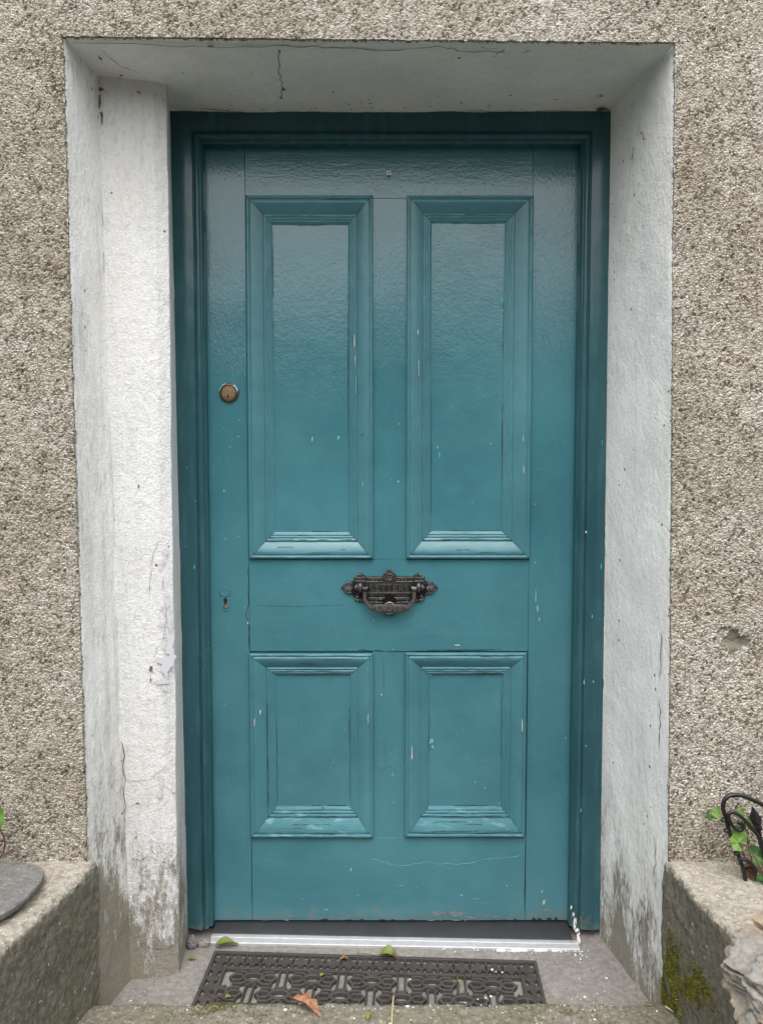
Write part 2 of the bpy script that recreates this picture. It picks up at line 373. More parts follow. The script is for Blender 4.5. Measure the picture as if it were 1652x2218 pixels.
M['dark'] = m_leaf('deeper geranium green', (.035, .11, .028), (.07, .17, .045))
M['yellowgreen'] = m_leaf('yellow green leaf', (.15, .19, .03), (.26, .29, .06), scale=40)
M['brownleaf'] = m_leaf('dry brown leaf', (.13, .065, .035), (.22, .115, .06), scale=40)
M['orangeleaf'] = m_leaf('dry orange brown leaf', (.20, .085, .038), (.38, .19, .10), scale=90)
M['greenbrown'] = m_leaf('half green half brown leaf', (.14, .18, .028), (.10, .048, .024), scale=22)
M['stem'] = m_simple('reddish stem', (.14, .045, .035), .5)
M['straw'] = m_simple('dry straw', (.55, .46, .27), .6)
M['flake'] = m_simple('white paint flakes', (.80, .79, .77), .7, .1)
M['hedge'] = m_leaf('hedge leaf', (.02, .045, .014), (.045, .085, .025), scale=3)
M['twig'] = m_simple('hedge twigs', (.02, .017, .012), .9)
def m_rock():
    k = NT('layered rock')
    s_ = k.noise(5, k.n('VectorMath', {'operation': 'MULTIPLY_ADD'}, _0=k.n('TexNoise', Vector=k.co, Scale=5, Detail=4).outputs['Color'], _1=(.25, .25, .25), _2=k.map((1, 1, 2.4))).outputs[0], 6, .6)
    c = k.mix(k.noise(30, detail=5, rough=.7), (.20, .19, .175), (.41, .39, .355))
    c = k.mix(k.ramp(k.noise(8, detail=5, rough=.6), [(.40, 0), (.52, .9)]), c, k.mix(k.noise(25, detail=4), (.28, .21, .13), (.47, .38, .27)))
    c = k.mix(k.ramp(s_, [(.36, .75), (.43, 0)]), c, (.10, .085, .065))
    c = k.mix(k.ramp(k.noise(75, detail=5, rough=.7), [(.36, .55), (.56, 0)]), c, (.12, .105, .09))
    h = k.m('ADD', k.m('MULTIPLY', s_, .6), k.m('MULTIPLY', k.noise(50, detail=7, rough=.75), .6))
    return k.fin(c, .85, k.bump(h, .9, .010), spec=.25)
M['rock'] = m_rock()

# ------------------------------------------------------------------ cracks / chips as part of the mesh they sit in
def crack(mb, pts, w, nrm, m=1, sub=5, jit=.004, lift=.0006):
    N = Vector(nrm).normalized(); pts = [Vector(p) for p in pts]; P = []
    for a, b in zip(pts[:-1], pts[1:]):
        for t in range(sub): P.append(a.lerp(b, t/sub))
    P.append(pts[-1]); n = len(P); vs = []
    for i, p in enumerate(P):
        t = (P[min(i+1, n-1)] - P[max(i-1, 0)]).normalized(); sd_ = N.cross(t)
        q = p + sd_ * random.uniform(-jit, jit) + N * lift
        ww = w * random.uniform(.35, 1.2) * (0.3 if i in (0, n-1) else 1)
        vs += [q - sd_*ww/2, q + sd_*ww/2]
    mb.add(vs, [(2*i, 2*i+1, 2*i+3, 2*i+2) for i in range(n-1)], m)
def blot(mb, c, w, h, nrm, m=1, n=9, lift=.0007, up=(0, 0, 1)):
    N = Vector(nrm).normalized(); U = Vector(up); U = (U - N*U.dot(N)).normalized(); V = U.cross(N)
    vs = []
    for k in range(n):
        a = 2*math.pi*k/n; r = random.uniform(.35, 1.15)
        vs.append(Vector(c) + N*lift + V*(math.cos(a)*w/2*r) + U*(math.sin(a)*h/2*r))
    # faces seen from along N
    mb.add(vs, [tuple(range(n))], m)
FR = (0, -1, 0)

# ------------------------------------------------------------------ house wall: roughcast face, plaster reveals, pier, soffit
house = tag(empty('house_wall', (0, 0, -.4)), 'beige roughcast house wall with white plastered recess round the teal door', 'wall')
house.location = (0, 0, 0)
ZB = .02                                       # where the wall meets the step
def xl(z): return -.605 + (-.619 + .605) * (z - .033) / (1.976 - .033)
def xr(z): return .597 + (.5696 - .597) * (z - .031) / (1.9645 - .031)
def zt(x): return 1.976 + (1.9645 - 1.976) * (x + .619) / (.5696 + .619)
wall = MB(); YF = -.006
def wgrid(nu, nv, fn):
    u = np.linspace(0, 1, nu)[:, None]; v = np.linspace(0, 1, nv)[None, :]
    x, z = fn(u, v); x = x + 0*u*v; z = z + 0*u*v
    P = np.stack([x, np.full_like(x, YF), z], -1)
    q = np.stack([x, np.zeros_like(x), z], -1)
    P[..., 1] += fbm(q, 5, 2, 3) * .003
    # a knocked-out hollow in the right-hand harling
    dx = (x - .714) + .014*fbm(q, 40, 2, 8); dz = (z - .786) + .014*fbm(q, 40, 2, 9)
    d = np.sqrt((dx/.026)**2 + (dz/.023)**2); P[..., 1] += .006 * np.clip((1.15 - d) * 4, 0, 1) + .004*np.clip(1.1-d, 0, 1)*fbm(q, 60, 3, 12)
    return P
st = .0031; XO = 1.02; ZO = 2.36
hl = ZO - ZB
def fl(u, v):
    z = ZB + v*hl; e = np.where(z < 1.976, xl(z), xl(1.976)); return -XO + u*(e + XO), z
def fr_(u, v):
    z = ZB + v*hl; e = np.where(z < 1.9645, xr(z), xr(1.9645)); return e + u*(XO - e), z
def ft(u, v):
    x = xl(1.976) + u*(xr(1.9645) - xl(1.976)); z0 = zt(x); return x, z0 + v*(ZO - z0)
PL = wgrid(int(.41/st), int(hl/st), fl); PR = wgrid(int(.44/st), int(hl/st), fr_); PT = wgrid(int(1.19/st), int(.39/st), ft)
def ragged(P, sel, axis, amp):                 # hand-finished arris of the harling
    q = P[sel].copy(); P[sel][..., axis] += amp * fbm(q, 45, 2, 5)
def biggrid(mb, P, flip):
    n, k = P.shape[:2]; idx = np.arange(n*k).reshape(n, k)
    a = idx[:-1, :-1].ravel(); b = idx[1:, :-1].ravel(); c = idx[1:, 1:].ravel(); d = idx[:-1, 1:].ravel()
    F = np.stack([a, d, c, b] if flip else [a, b, c, d], 1); return P.reshape(-1, 3), F
def rim(edge, back=.004):                      # edge row curls back onto the plaster
    out = []
    for y in (0.0, .002, .006): q = edge.copy(); q[..., 1] = YF + (back - YF) * (y/.006); out.append(q)
    return np.stack(out)
VV = []; FF = []; off = 0
for P, fx in ((PL, 0), (PR, 0), (PT, 0)):
    v_, f_ = biggrid(None, P, False); VV.append(v_); FF.append(f_ + off); off += len(v_)
rl = rim(PL[-1][PL[-1][:, 2] < 1.978]); rr = rim(PR[0][PR[0][:, 2] < 1.967]); rt = rim(PT[:, 0])
for P, fx in ((rl, False), (rr, True), (rt, True)):
    v_, f_ = biggrid(None, P, fx); VV.append(v_); FF.append(f_ + off); off += len(v_)
# the rest of the front beyond the frame, coarse
def coarse(x0, x1, z0, z1, n=14):
    u = np.linspace(x0, x1, n); w = np.linspace(z0, z1, n); X, Z = np.meshgrid(u, w, indexing='ij')
    return np.stack([X, np.full_like(X, YF), Z], -1)
for a in ((-5, -XO, -.4, 4.6), (XO, 5, -.4, 4.6), (-XO, XO, ZO, 4.6)):
    v_, f_ = biggrid(None, coarse(*a), False); VV.append(v_); FF.append(f_ + off); off += len(v_)
VV = np.concatenate(VV); FF = np.concatenate(FF)
me = bpy.data.meshes.new('roughcast_face'); me.vertices.add(len(VV)); me.vertices.foreach_set('co', VV.ravel().astype(np.float32))
me.loops.add(len(FF)*4); me.loops.foreach_set('vertex_index', FF.ravel().astype(np.int32)); me.polygons.add(len(FF))
me.polygons.foreach_set('loop_start', np.arange(0, len(FF)*4, 4, dtype=np.int32)); me.polygons.foreach_set('use_smooth', np.ones(len(FF), bool))
me.materials.append(M['roughcast']); me.update(calc_edges=True); me.validate()
wf = bpy.data.objects.new('roughcast_face', me); COL.objects.link(wf); wf.parent = house

def lerp(a, b, t): return a + (b - a) * t
def profile_sweep(bot, top, z0, z1f, nseg=10, nz=230, amp=.0022, seed=1, rnd=()):
    """plan polylines (x, y) at the bottom and the top, swept upwards; z1f(x, y) gives the top height"""
    bot = np.array(bot); top = np.array(top)
    def dens(pl):
        out = []
        for i in range(len(pl)-1):
            for t in range(nseg): out.append(lerp(pl[i], pl[i+1], t/nseg))
        out.append(pl[-1]); out = np.array(out)
        for i in rnd:                          # soften the arris at polyline corner i
            k = i*nseg
            for it in range(3): out[k-2:k+3] = (out[k-3:k+2] + out[k-2:k+3]*2 + out[k-1:k+4]) / 4
        return out
    B = dens(bot); T = dens(top); P = np.zeros((len(B), nz, 3))
    for j, t in enumerate(np.linspace(0, 1, nz)):
        xy = lerp(B, T, t); P[:, j, 0] = xy[:, 0]; P[:, j, 1] = xy[:, 1]
        P[:, j, 2] = [lerp(z0, z1f(*q), t) for q in xy]
    d = fbm(P, 7, 3, seed) * amp + fbm(P, 60, 2, seed+5) * amp * .22
    P[1:-1, :, 0] += d[1:-1]; P[1:-1, :, 1] += fbm(P, 7, 2, seed+9)[1:-1] * amp * .8
    return P
zs = lambda x, y: 1.973
rv = MB(); PLV = profile_sweep([(-.605, 0), (-.571, .143)], [(-.619, 0), (-.606, .143)], -.03, zs, 30, seed=2)
rv.grid(PLV, 0)
for (x, y, z, h, w) in ((-.588, .07, 1.60, .05, .004), (-.60, .03, 1.1, .03, .003)): pass
lrv = rv.build('splayed_reveal', [M['white'], M['crack']], house)
tag(lrv, 'reveal streaked grey green')

pr_ = MB(); PP = profile_sweep([(-.571, .143), (-.488, .158), (-.469, .171), (-.481, .302)], [(-.606, .143), (-.492, .160), (-.466, .176), (-.494, .302)], -.03, zs, 26, seed=3, rnd=(2,))
pr_.grid(PP, 0)
NP = (.2, -1, 0)
def pf(x, z):                                 # a point on the pier face
    t = (z + .03) / 2.0; xa = lerp(-.571, -.606, t); xb = lerp(-.469, -.467, t); s_ = (x - xa) / (xb - xa)
    return (x, lerp(.143, lerp(.161, .164, t), s_) - .003, z)
for pts, w in (([(-.492, 1.0), (-.509, .918), (-.52, .845)], .0018), ([(-.579, .441), (-.527, .435), (-.485, .467)], .0022),
               ([(-.602, 1.721), (-.602, 1.633), (-.600, 1.554)], .002), ([(-.560, .253), (-.52, .258), (-.474, .237)], .0024),
               ([(-.578, .53), (-.577, .44), (-.574, .34)], .004), ([(-.49, .90), (-.48, .82), (-.475, .78)], .0016), ([(-.555, 1.06), (-.53, 1.065), (-.51, 1.05)], .0012),
               ([(-.515, .70), (-.49, .76), (-.478, .80)], .0014), ([(-.545, .06), (-.51, .035), (-.478, .045)], .004)):
    crack(pr_, [pf(*p) for p in pts], w*.55, NP, 1)
for x, z, w, h in ((-.475, .80, .012, .05), (-.482, .705, .045, .05), (-.473, .735, .02, .06), (-.489, .66, .05, .014), (-.478, .84, .012, .035), (-.497, .43, .012, .04), (-.500, .40, .012, .03), (-.488, .93, .006, .02)):
    blot(pr_, pf(x, z), w, h, NP, 2, 14, .0008)
for i in range(16):
    blot(pr_, pf(-.478 - abs(random.gauss(0, .010)), random.uniform(.60, .96)), random.uniform(.003, .012), random.uniform(.006, .026), NP, 2, 12, .0009)
for x, z, w, h in ((-.516, .692, .010, .016), (-.517, .665, .004, .012), (-.549, .385, .008, .007), (-.535, 1.10, .006, .009), (-.600, 1.925, .008, .045), (-.597, 1.89, .007, .04), (-.520, 1.945, .010, .006), (-.596, 1.945, .012, .012)):
    blot(pr_, pf(x, z), w, h, NP, 3, 11, .0012)
pro = pr_.build('pier', [M['white_pier'], M['crack'], M['bareplaster'], M['stain']], house)

rr_ = MB(); PRV = profile_sweep([(.5417, .302), (.597, 0)], [(.535, .302), (.5696, 0)], -.03, zs, 44, seed=4)
rr_.grid(PRV, 0)
def rf(y, z): t = (z + .03) / 2.0; a = lerp(.5417, .535, t); b = lerp(.597, .5696, t); return (lerp(b, a, y/.302) - .002, y, z)
NR = (-1, -.15, 0)
for pts, w in (([(.03, .80), (.028, .74), (.032, .70)], .003), ([(.036, .66), (.03, .62), (.034, .55)], .003), ([(.05, .36), (.045, .30), (.05, .26)], .003), ([(.07, .20), (.075, .12)], .003),
               ([(.10, .16), (.11, .08)], .003), ([(.14, 1.86), (.12, 1.83)], .004), ([(.17, 1.84), (.18, 1.81)], .003)):
    crack(rr_, [rf(*p) for p in pts], w, NR, 1)
for i in range(46):
    y = random.uniform(.12, .28); z = random.uniform(1.55, 1.95); blot(rr_, rf(y, z), random.uniform(.002, .006), random.uniform(.002, .008), NR, 1, 7, .0009)
rrv = rr_.build('splayed_reveal', [M['white_right'], M['crack']], house); tag(rrv, 'chalky white reveal')

so = MB(); u = np.linspace(0, 1, 150)[:, None]; v = np.linspace(0, 1, 60)[None, :]
xa = -.619 + u*(.5696+.619); xb = -.63 + u*(.535+.64)
X = lerp(xa - .0, xb, v); Y = 0*u + v*.303; Zf = 1.976 - .0115*u; Zb = 1.9727 - .0032*u; Z = lerp(Zf, Zb, v)
P = np.stack([X + 0*v, Y, Z], -1); P[..., 2] += (fbm(P, 6, 3, 21) * .003 + fbm(P, 60, 2, 23) * .0006) * np.minimum(1, v*8)
so.grid(P, 0, flip=True)
NS = (0, 0, -1); zq = lambda x, y: (x, y, 1.9695)
for pts, w in (([(-.203, .032), (-.214, .107), (-.215, .175), (-.227, .238)], .0020), ([(.251, .068), (.244, .165), (.246, .238), (.249, .289)], .0018),
               ([(-.600, .004), (-.45, .012), (-.316, .022), (-.187, .015), (-.097, .022), (.013, .032), (.113, .015), (.16, .035), (.281, .039), (.36, .022), (.5, .03)], .0028),
               ([(.355, .175), (.413, .126), (.475, .07), (.529, .035)], .0025), ([(.171, .01), (.214, .027), (.25, .019), (.22, .06)], .003), ([(.25, .02), (.26, .05), (.251, .068)], .0025),
               ([(-.56, .03), (-.54, .09), (-.51, .12)], .002), ([(-.42, .28), (-.36, .295), (-.33, .298)], .004), ([(.2, .294), (.3, .297), (.45, .292)], .003)):
    crack(so, [zq(*p) for p in pts], w*.75, NS, 1)
for x, y, w, h in ((-.203, .034, .006, .010), (-.224, .227, .006, .022), (-.215, .19, .01, .014), (-.337, .016, .018, .010), (.202, .126, .02, .012), (.527, .044, .02, .02), (-.57, .06, .006, .022), (.49, .22, .012, .008), (.508, .285, .04, .02), (-.55, .13, .010, .009)):
    blot(so, zq(x, y), w, h, NS, 1 if w < .03 else 2, 12, .0009, (0, 1, 0))
for i in range(60):
    blot(so, zq(random.uniform(-.45, .5), .3 - abs(random.gauss(0, .09))), random.uniform(.002, .009), random.uniform(.002, .006), NS, 1, 7, .0008, (0, 1, 0))
so.build('soffit', [M['soffit'], M['crack'], M['stain']], house)

# ------------------------------------------------------------------ door frame
frame = tag(empty('door_frame', (.024, .30, -.01)), 'teal painted wooden door frame, its dark colour partly painted-in shade, with beaded edge inside the white recess', 'door frame')
frame_loc = Vector((.024, .30, -.01))
XL, XR, ZT, Z0 = -.4215, .4705, 1.9035, -.008
# d: distance outwards from the opening edge, y: depth
FP = [(0, .44), (0, .314), (.0012, .3125), (.003, .3105), (.0045, .3050), (.0058, .3045), (.0066, .3015), (.0090, .2985), (.0125, .2970), (.0162, .2985), (.0186, .3015), (.0196, .3040), (.0214, .3040), (.0226, .3005), (.0245, .2995), (.055, .3003), (.09, .3003), (.13, .3003)]
def frame_member(kind):
    mb = MB(); n = 120; ks = []
    for i, t in enumerate(np.linspace(0, 1, n)):
        row = []
        for d, y in FP:
            if kind == 'l': p = (XL - d, y, Z0 + t*(ZT + d - Z0))
            elif kind == 'r': p = (XR + d, y, Z0 + t*(ZT + d - Z0))
            else: p = (XL - d + t*(XR - XL + 2*d), y, ZT + d)
            row.append(p)
        ks.append(row)
    P = np.array(ks); P[..., 1] += fbm(P, 25, 3, 31) * .0007
    if kind == 'l': P[..., 0] += fbm(P, 12, 2, 33) * .0006
    if kind == 'r': P[..., 0] += fbm(P, 12, 2, 34) * .0006
    bot = P[0]
    if kind in 'lr': P[0, :, 2] += np.abs(fbm(P[0], 60, 3, 35)) * .012
    mb.grid(P, 0, smooth=False, flip=(kind != 'l'))
    if kind == 'r': mb.box(XR+.0075, XR+.129, .3165, .43, 0, ZT+.10, 0, 0)
    return mb
def chips_frame(mb, L):
    for x, z, w, h, m in L: blot(mb, (x, .2988, z), w, h, FR, m, 8)
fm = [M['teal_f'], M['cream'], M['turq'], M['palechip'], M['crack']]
mb = frame_member('l'); chips_frame(mb, [(-.465, 1.14, .003, .005, 3), (-.47, .95, .002, .003, 1), (-.452, .9, .005, .012, 2), (-.447, 1.06, .006, .003, 3), (-.463, .5, .003, .004, 3)])
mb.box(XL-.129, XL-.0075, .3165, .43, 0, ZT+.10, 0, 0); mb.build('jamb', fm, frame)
mb = frame_member('r'); chips_frame(mb, [(.510, .78, .003, .012, 1), (.515, .62, .003, .008, 1), (.50, .46, .004, .006, 3), (.527, 1.2, .003, .02, 2), (.53, .9, .005, .03, 2), (.492, .985, .004, .01, 1), (.493, .62, .004, .02, 3), (.49, .30, .004, .015, 3),
                                      (.495, .02, .012, .02, 4), (.512, .012, .016, .014, 4), (.50, .035, .006, .012, 4)])
for i in range(36):
    z = random.uniform(.0, 1.9); blot(mb, (.5368 - .0003 + (1.9-z)*.0028, .2985, z), random.uniform(.002, .004), random.uniform(.008, .03), FR, random.choice((1, 2, 4, 2)), 8)
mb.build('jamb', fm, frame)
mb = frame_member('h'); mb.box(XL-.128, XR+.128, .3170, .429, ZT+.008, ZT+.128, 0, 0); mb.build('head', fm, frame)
# white sealant smear at the foot of the right jamb
sm = MB()
for i in range(34):
    t = random.random()**.8; cx = lerp(.470, .486, t) + random.gauss(0, .0022); cz = lerp(.055, -.022, t); cy = lerp(.296, .272, t)
    sm.ball((cx, cy + random.gauss(0, .002), cz + random.gauss(0, .003)), (random.uniform(.0006, .0026)*(.5 + t), .0012, random.uniform(.002, .009)), 0, 1)
sm.build('sealant', M['flake'], frame)

# ------------------------------------------------------------------ door leaf
door = tag(empty('panelled_door', (.02, .34, 0)), 'teal gloss painted four panel wooden front door, closed', 'door')
YD = .340
dm = lambda a: [a, M['cream'], M['turq'], M['palechip'], M['brownchip'], M['gap'], M['greychip']]
parts = {}
def member(name, mat, x0, x1, z0, z1, y1=.385):
    mb = MB(); g = .0002; x0 += g; x1 -= g; z0 += g; z1 -= g; b = .0007
    nx = max(3, int((x1-x0)/.02)); nz = max(3, int((z1-z0)/.02))
    xs = np.concatenate([[x0, x0+b*.3, x0+b], np.linspace(x0+.006, x1-.006, nx), [x1-b, x1-b*.3, x1]])
    zs_ = np.concatenate([[z0, z0+b*.3, z0+b], np.linspace(z0+.006, z1-.006, nz), [z1-b, z1-b*.3, z1]])
    X, Z = np.meshgrid(xs, zs_, indexing='ij'); Yy = np.full_like(X, YD)
    P = np.stack([X, Yy, Z], -1); P[..., 1] += fbm(P, 9, 2, 41) * .0006
    e = np.minimum(np.minimum(X - x0, x1 - X), np.minimum(Z - z0, z1 - Z)); P[..., 1] += np.clip(1 - e/b, 0, 1)**2 * b * 1.6
    mb.grid(P, 0)
    for (a, b_) in (((x0, z0), (x1, z0)), ((x1, z0), (x1, z1)), ((x1, z1), (x0, z1)), ((x0, z1), (x0, z0))):   # edges back to y1
        yb = YD + b*1.6; mb.add([(a[0], yb, a[1]), (b_[0], yb, b_[1]), (b_[0], y1, b_[1]), (a[0], y1, a[1])], [(0, 3, 2, 1)], 0)
    parts.setdefault(name, []).append((mb, mat, (x0, x1, z0, z1))); return mb
SL, SR = -.327, .3635
LZ = -.007
sL = member('stile', 'teal_v', -.436, SL, LZ, 1.93)
sR = member('stile', 'teal_v', SR, .485, LZ, 1.93)
rT = member('rail', 'teal_h', SL, SR, 1.786, 1.93)
rM = member('rail', 'teal_h', SL, SR, .684, .914)
rB = member('rail', 'teal_h', SL, SR, LZ, .209)
mU = member('muntin', 'teal_v', -.0225, .0625, .914, 1.786)
mD = member('muntin', 'teal_v', -.0225, .0610, .209, .684)
def fleck(mb, x, z, w, h, m): blot(mb, (x, YD - .0006, z), w, h, FR, m, 9, .0006)
for mb, L in ((sL, [(-.386, 1.083, .005, .008, 1), (-.350, 1.216, .003, .005, 1), (-.331, .756, .004, .008, 1), (-.388, 1.33, .004, .003, 3), (-.352, 1.325, .004, .007, 1), (-.40, .62, .004, .003, 3), (-.39, .55, .003, .004, 3), (-.37, 1.19, .008, .003, 3), (-.385, 1.235, .004, .004, 3), (-.41, .31, .003, .006, 3), (-.352, .97, .002, .006, 1)]),
              (sR, [(.411, .043, .008, .022, 1), (.405, .07, .004, .008, 1), (.381, .825, .003, .05, 3), (.386, .79, .004, .03, 1), (.391, .765, .004, .012, 1), (.46, .465, .003, .006, 1), (.377, 1.05, .002, .004, 1), (.43, .6, .003, .004, 3), (.44, .2, .003, .004, 3), (.42, .02, .03, .012, 6)]),
              (rB, [(-.077, .127, .004, .014, 1), (.317, .085, .005, .006, 1), (-.2, .05, .004, .003, 1), (.1, .05, .012, .004, 6), (.14, .012, .05, .016, 6), (.19, .008, .05, .022, 6), (.225, .002, .03, .012, 6), (.29, .004, .03, .008, 6), (-.1, .012, .03, .005, 6), (0, .04, .02, .004, 6), (-.22, .005, .05, .006, 6), (-.14, .022, .016, .004, 3), (.05, .085, .014, .003, 3), (.24, .05, .02, .003, 3), (-.06, .06, .012, .003, 3), (.203, .06, .006, .004, 1), (.09, .08, .004, .003, 1), (-.14, .16, .003, .004, 3)]),
              (rM, [(.03, .69, .004, .003, 1), (-.12, .74, .003, .003, 5), (.19, .70, .02, .004, 1), (-.2, .80, .003, .002, 3)]),
              (mD, [(.0, .575, .005, .006, 1), (.028, .37, .003, .008, 1), (.03, .3, .006, .004, 3)]),
              (mU, [(.041, 1.106, .004, .006, 1), (.03, 1.44, .003, .003, 5), (.02, 1.46, .003, .003, 5), (.012, 1.438, .002, .002, 5), (.034, 1.46, .002, .002, 5)]),
              (rT, [(.1, 1.80, .004, .002, 3)])):
    for c in L: fleck(mb, *c)
for mb, mat, (x0, x1, z0, z1) in [q for l in parts.values() for q in l]:      # small random specks
    for i in range(int((x1-x0)*(z1-z0)*80)):
        fleck(mb, random.uniform(max(x0, -.41), min(x1, .46)), random.uniform(z0, min(z1, 1.5)), random.uniform(.0012, .003), random.uniform(.0012, .0045), random.choice((1, 3, 3, 3, 5)))
yc = lambda x, z: (x, YD - .0004, z)
crack(rM, [yc(-.31, .80), yc(-.2, .797), yc(-.09, .80)], .0006, FR, 5, 8, .001)
crack(sL, [yc(-.3285, .90), yc(-.3285, .80), yc(-.336, .775), yc(-.3285, .755), yc(-.3285, .69)], .0022, FR, 5, 6, .001)
crack(rB, [yc(.3625, .205), yc(.3625, .02)], .003, FR, 5, 8, .0006)
crack(sL, [yc(-.3275, .20), yc(-.3275, .03)], .0014, FR, 5, 8, .0005)
crack(rB, [yc(-.03, .154), yc(.005, .147), yc(.04, .135), yc(.109, .145), yc(.191, .139), yc(.272, .154), yc(.353, .163)], .0018, FR, 3, 6, .002)
crack(rM, [yc(-.06, .688), yc(.03, .684), yc(.15, .687), yc(.30, .688)], .0022, FR, 5, 8, .001)
crack(mD, [yc(-.02, .40), yc(.0, .38), yc(.02, .395), yc(.04, .37)], .0007, FR, 5, 5, .003)
crack(mD, [yc(.005, .67), yc(.006, .58)], .0007, FR, 5, 5, .001)
crack(mD, [yc(.01, .46), yc(.012, .36)], .0006, FR, 5, 5, .001)
for x in np.linspace(-.30, .34, 22):          # ragged, crumbled lower edge
    if random.random() < .75: fleck(rB, x + random.uniform(-.01, .01), LZ + .002, random.uniform(.006, .03), random.uniform(.003, .009), random.choice((5, 5, 6)))
for x in (.385, .40, .425, .44): fleck(sR, x, LZ + .004, .014, .012, 5)
built = {}
for name, L in parts.items():
    for mb, mat, ext in L: built[(name, round(ext[0], 2), round(ext[2], 2))] = mb.build(name, dm(M[mat]), door)

# panels with bolection mouldings
MP = [(0, 0), (0, 7), (.02, 9.5), (.05, 11), (.09, 11.2), (.12, 10), (.13, 9), (.15, 9.4), (.18, 10.8), (.22, 11.2), (.30, 10.4), (.40, 8.2), (.50, 5.2), (.585, 2.2), (.625, .6), (.64, .2), (.655, 1.6), (.69, 3.0), (.73, 2.6), (.755, .8), (.77, .6), (.785, 1.6), (.82, 2.0), (.85, 1.0), (.865, -.6), (.88, -.4), (.91, .2), (.94, -.8), (.965, -3.0), (1.0, -4.2), (1.0, -9)]
def panel(ox0, ox1, oz0, oz1, ix0, ix1, iz0, iz1, worn, label, chips, gap=None):
    pn = MB(); yp = YD + .006
    xs = np.linspace(ox0 - .004, ox1 + .004, 26); zz = np.linspace(oz0 - .004, oz1 + .004, 50); X, Z = np.meshgrid(xs, zz, indexing='ij')
    P = np.stack([X, np.full_like(X, yp), Z], -1); P[..., 1] += fbm(P, 8, 2, 51) * .0008; pn.grid(P, 0)
    for c in chips[0]: blot(pn, (c[0], yp - .001, c[1]), c[2], c[3], FR, c[4], 9)
    for i in range(9): blot(pn, (random.uniform(ix0+.01, ix1-.01), yp - .001, random.uniform(iz0+.01, iz0 + (iz1-iz0)*.7)), random.uniform(.001, .003), random.uniform(.0015, .004), FR, random.choice((1, 3, 3, 5)), 7)
    gx = lambda a_, b_: [(lerp(a_[0], b_[0], t), yp - .0002, lerp(a_[1], b_[1], t)) for t in (0, 1)]
    e_ = .0012
    for a_, b_, w_ in (((ix0+.004, iz0+e_), (ix1-.004, iz0+e_), .0026), ((ix0+e_, iz0+.002), (ix0+e_, iz1-.01), .0014), ((ix1-e_, iz0+.002), (ix1-e_, iz1-.01), .0018), ((ix0+.01, iz1-e_), (ix1-.01, iz1-e_), .0010)):
        for q_ in range(3):
            t0 = random.uniform(0, .8); t1 = min(1, t0 + random.uniform(.1, .4)); g0, g1 = gx(a_, b_)
            L0 = Vector(g0).lerp(Vector(g1), t0); L1 = Vector(g0).lerp(Vector(g1), t1); crack(pn, [tuple(L0), tuple(L1)], w_*random.uniform(.35, .85), FR, 5, 16, .0009)
    po = pn.build('panel', dm(M['teal_p']), door); tag(po, label)
    mo = MB(); O = [(ox0, oz0), (ox1, oz0), (ox1, oz1), (ox0, oz1)]; I = [(ix0, iz0), (ix1, iz0), (ix1, iz1), (ix0, iz1)]
    for e in range(4):
        a0, a1 = Vector((*O[e], 0)), Vector((*O[(e+1) % 4], 0)); b0, b1 = Vector((*I[e], 0)), Vector((*I[(e+1) % 4], 0))
        L = (a1 - a0).length; n = max(20, int(L/.008)); g = .0006
        w = worn if e == 0 else (worn*.6 if e == 2 else 0.15*worn)
        rows = []
        for i, t in enumerate(np.linspace(0, 1, n)):
            row = []
            for s_, h in MP:
                q0 = a0.lerp(b0, s_); q1 = a1.lerp(b1, s_); d = (q1 - q0).normalized() * g
                q = (q0 + d).lerp(q1 - d, t); row.append((q.x, YD - h*.001, q.y))
            rows.append(row)
        P = np.array(rows); hz = np.array([h for s_, h in MP])[None, :]
        A = P.copy(); 
        dd = fbm(A, 40, 3, 61 + e) * (.0003 + .0004*w) + fbm(A * np.array([.35, 1, 1.6] if e in (0, 2) else [1.6, 1, .35]), 140, 2, 65) * (.0003 + .0005*w)
        P[:, 1:-1, 1] += dd[:, 1:-1]
        mo.grid(P, 1 if (e in (0,) and worn > .5) else 0, smooth=False, flip=False)
        if e in (0, 2) and worn > .3:
            for ci in range(int((5 if e == 2 else 14) * worn)):
                s_ = random.choice((.15, .24, .34, .45, .52, .70, .80, .90)); hh = np.interp(s_, [a_ for a_, _ in MP], [b_ for _, b_ in MP]); t0 = random.uniform(.05, .8)
                q0 = a0.lerp(b0, s_); q1 = a1.lerp(b1, s_); pa = q0.lerp(q1, t0); pb_ = q0.lerp(q1, min(.97, t0 + random.uniform(.08, .3)))
                crack(mo, [(pa.x, YD - hh*.001 - .0008, pa.y), (pb_.x, YD - hh*.001 - .0008, pb_.y)], random.uniform(.0008, .0017), FR, random.choice((6, 6, 6, 4)), 7, .0008)
    for c in chips[1]: blot(mo, (c[0], YD - c[5]*.001 - .0008, c[1]), c[2], c[3], FR, c[4] + 1, 8)
    oo = mo.build('moulding', [M['teal_m'], M['teal_w'], M['cream'], M['turq'], M['palechip'], M['brownchip'], M['gap']], po)
    fixn(oo)
    # make the front face the viewer
    if sum(p.normal.y * p.area for p in oo.data.polygons) > 0: oo.data.flip_normals()
    return po, mo
panel(-.3255, -.0205, .9160, 1.7905, -.2635, -.0800, .9810, 1.7255, .35, 'tall upper left panel',
      ([(-.159, 1.549, .003, .02, 2), (-.105, 1.213, .012, .014, 3), (-.17, 1.21, .008, .02, 3)],
       [(-.048, 1.225, .007, .010, 0, 9), (-.034, 1.211, .004, .006, 0, 11.5), (-.065, 1.445, .003, .05, 1, 6), (-.064, 1.40, .002, .03, 1, 6), (-.062, 1.34, .002, .05, 2, 6), (-.092, .940, .016, .003, 4, 9), (-.046, 1.10, .003, .02, 2, 9.5)]))
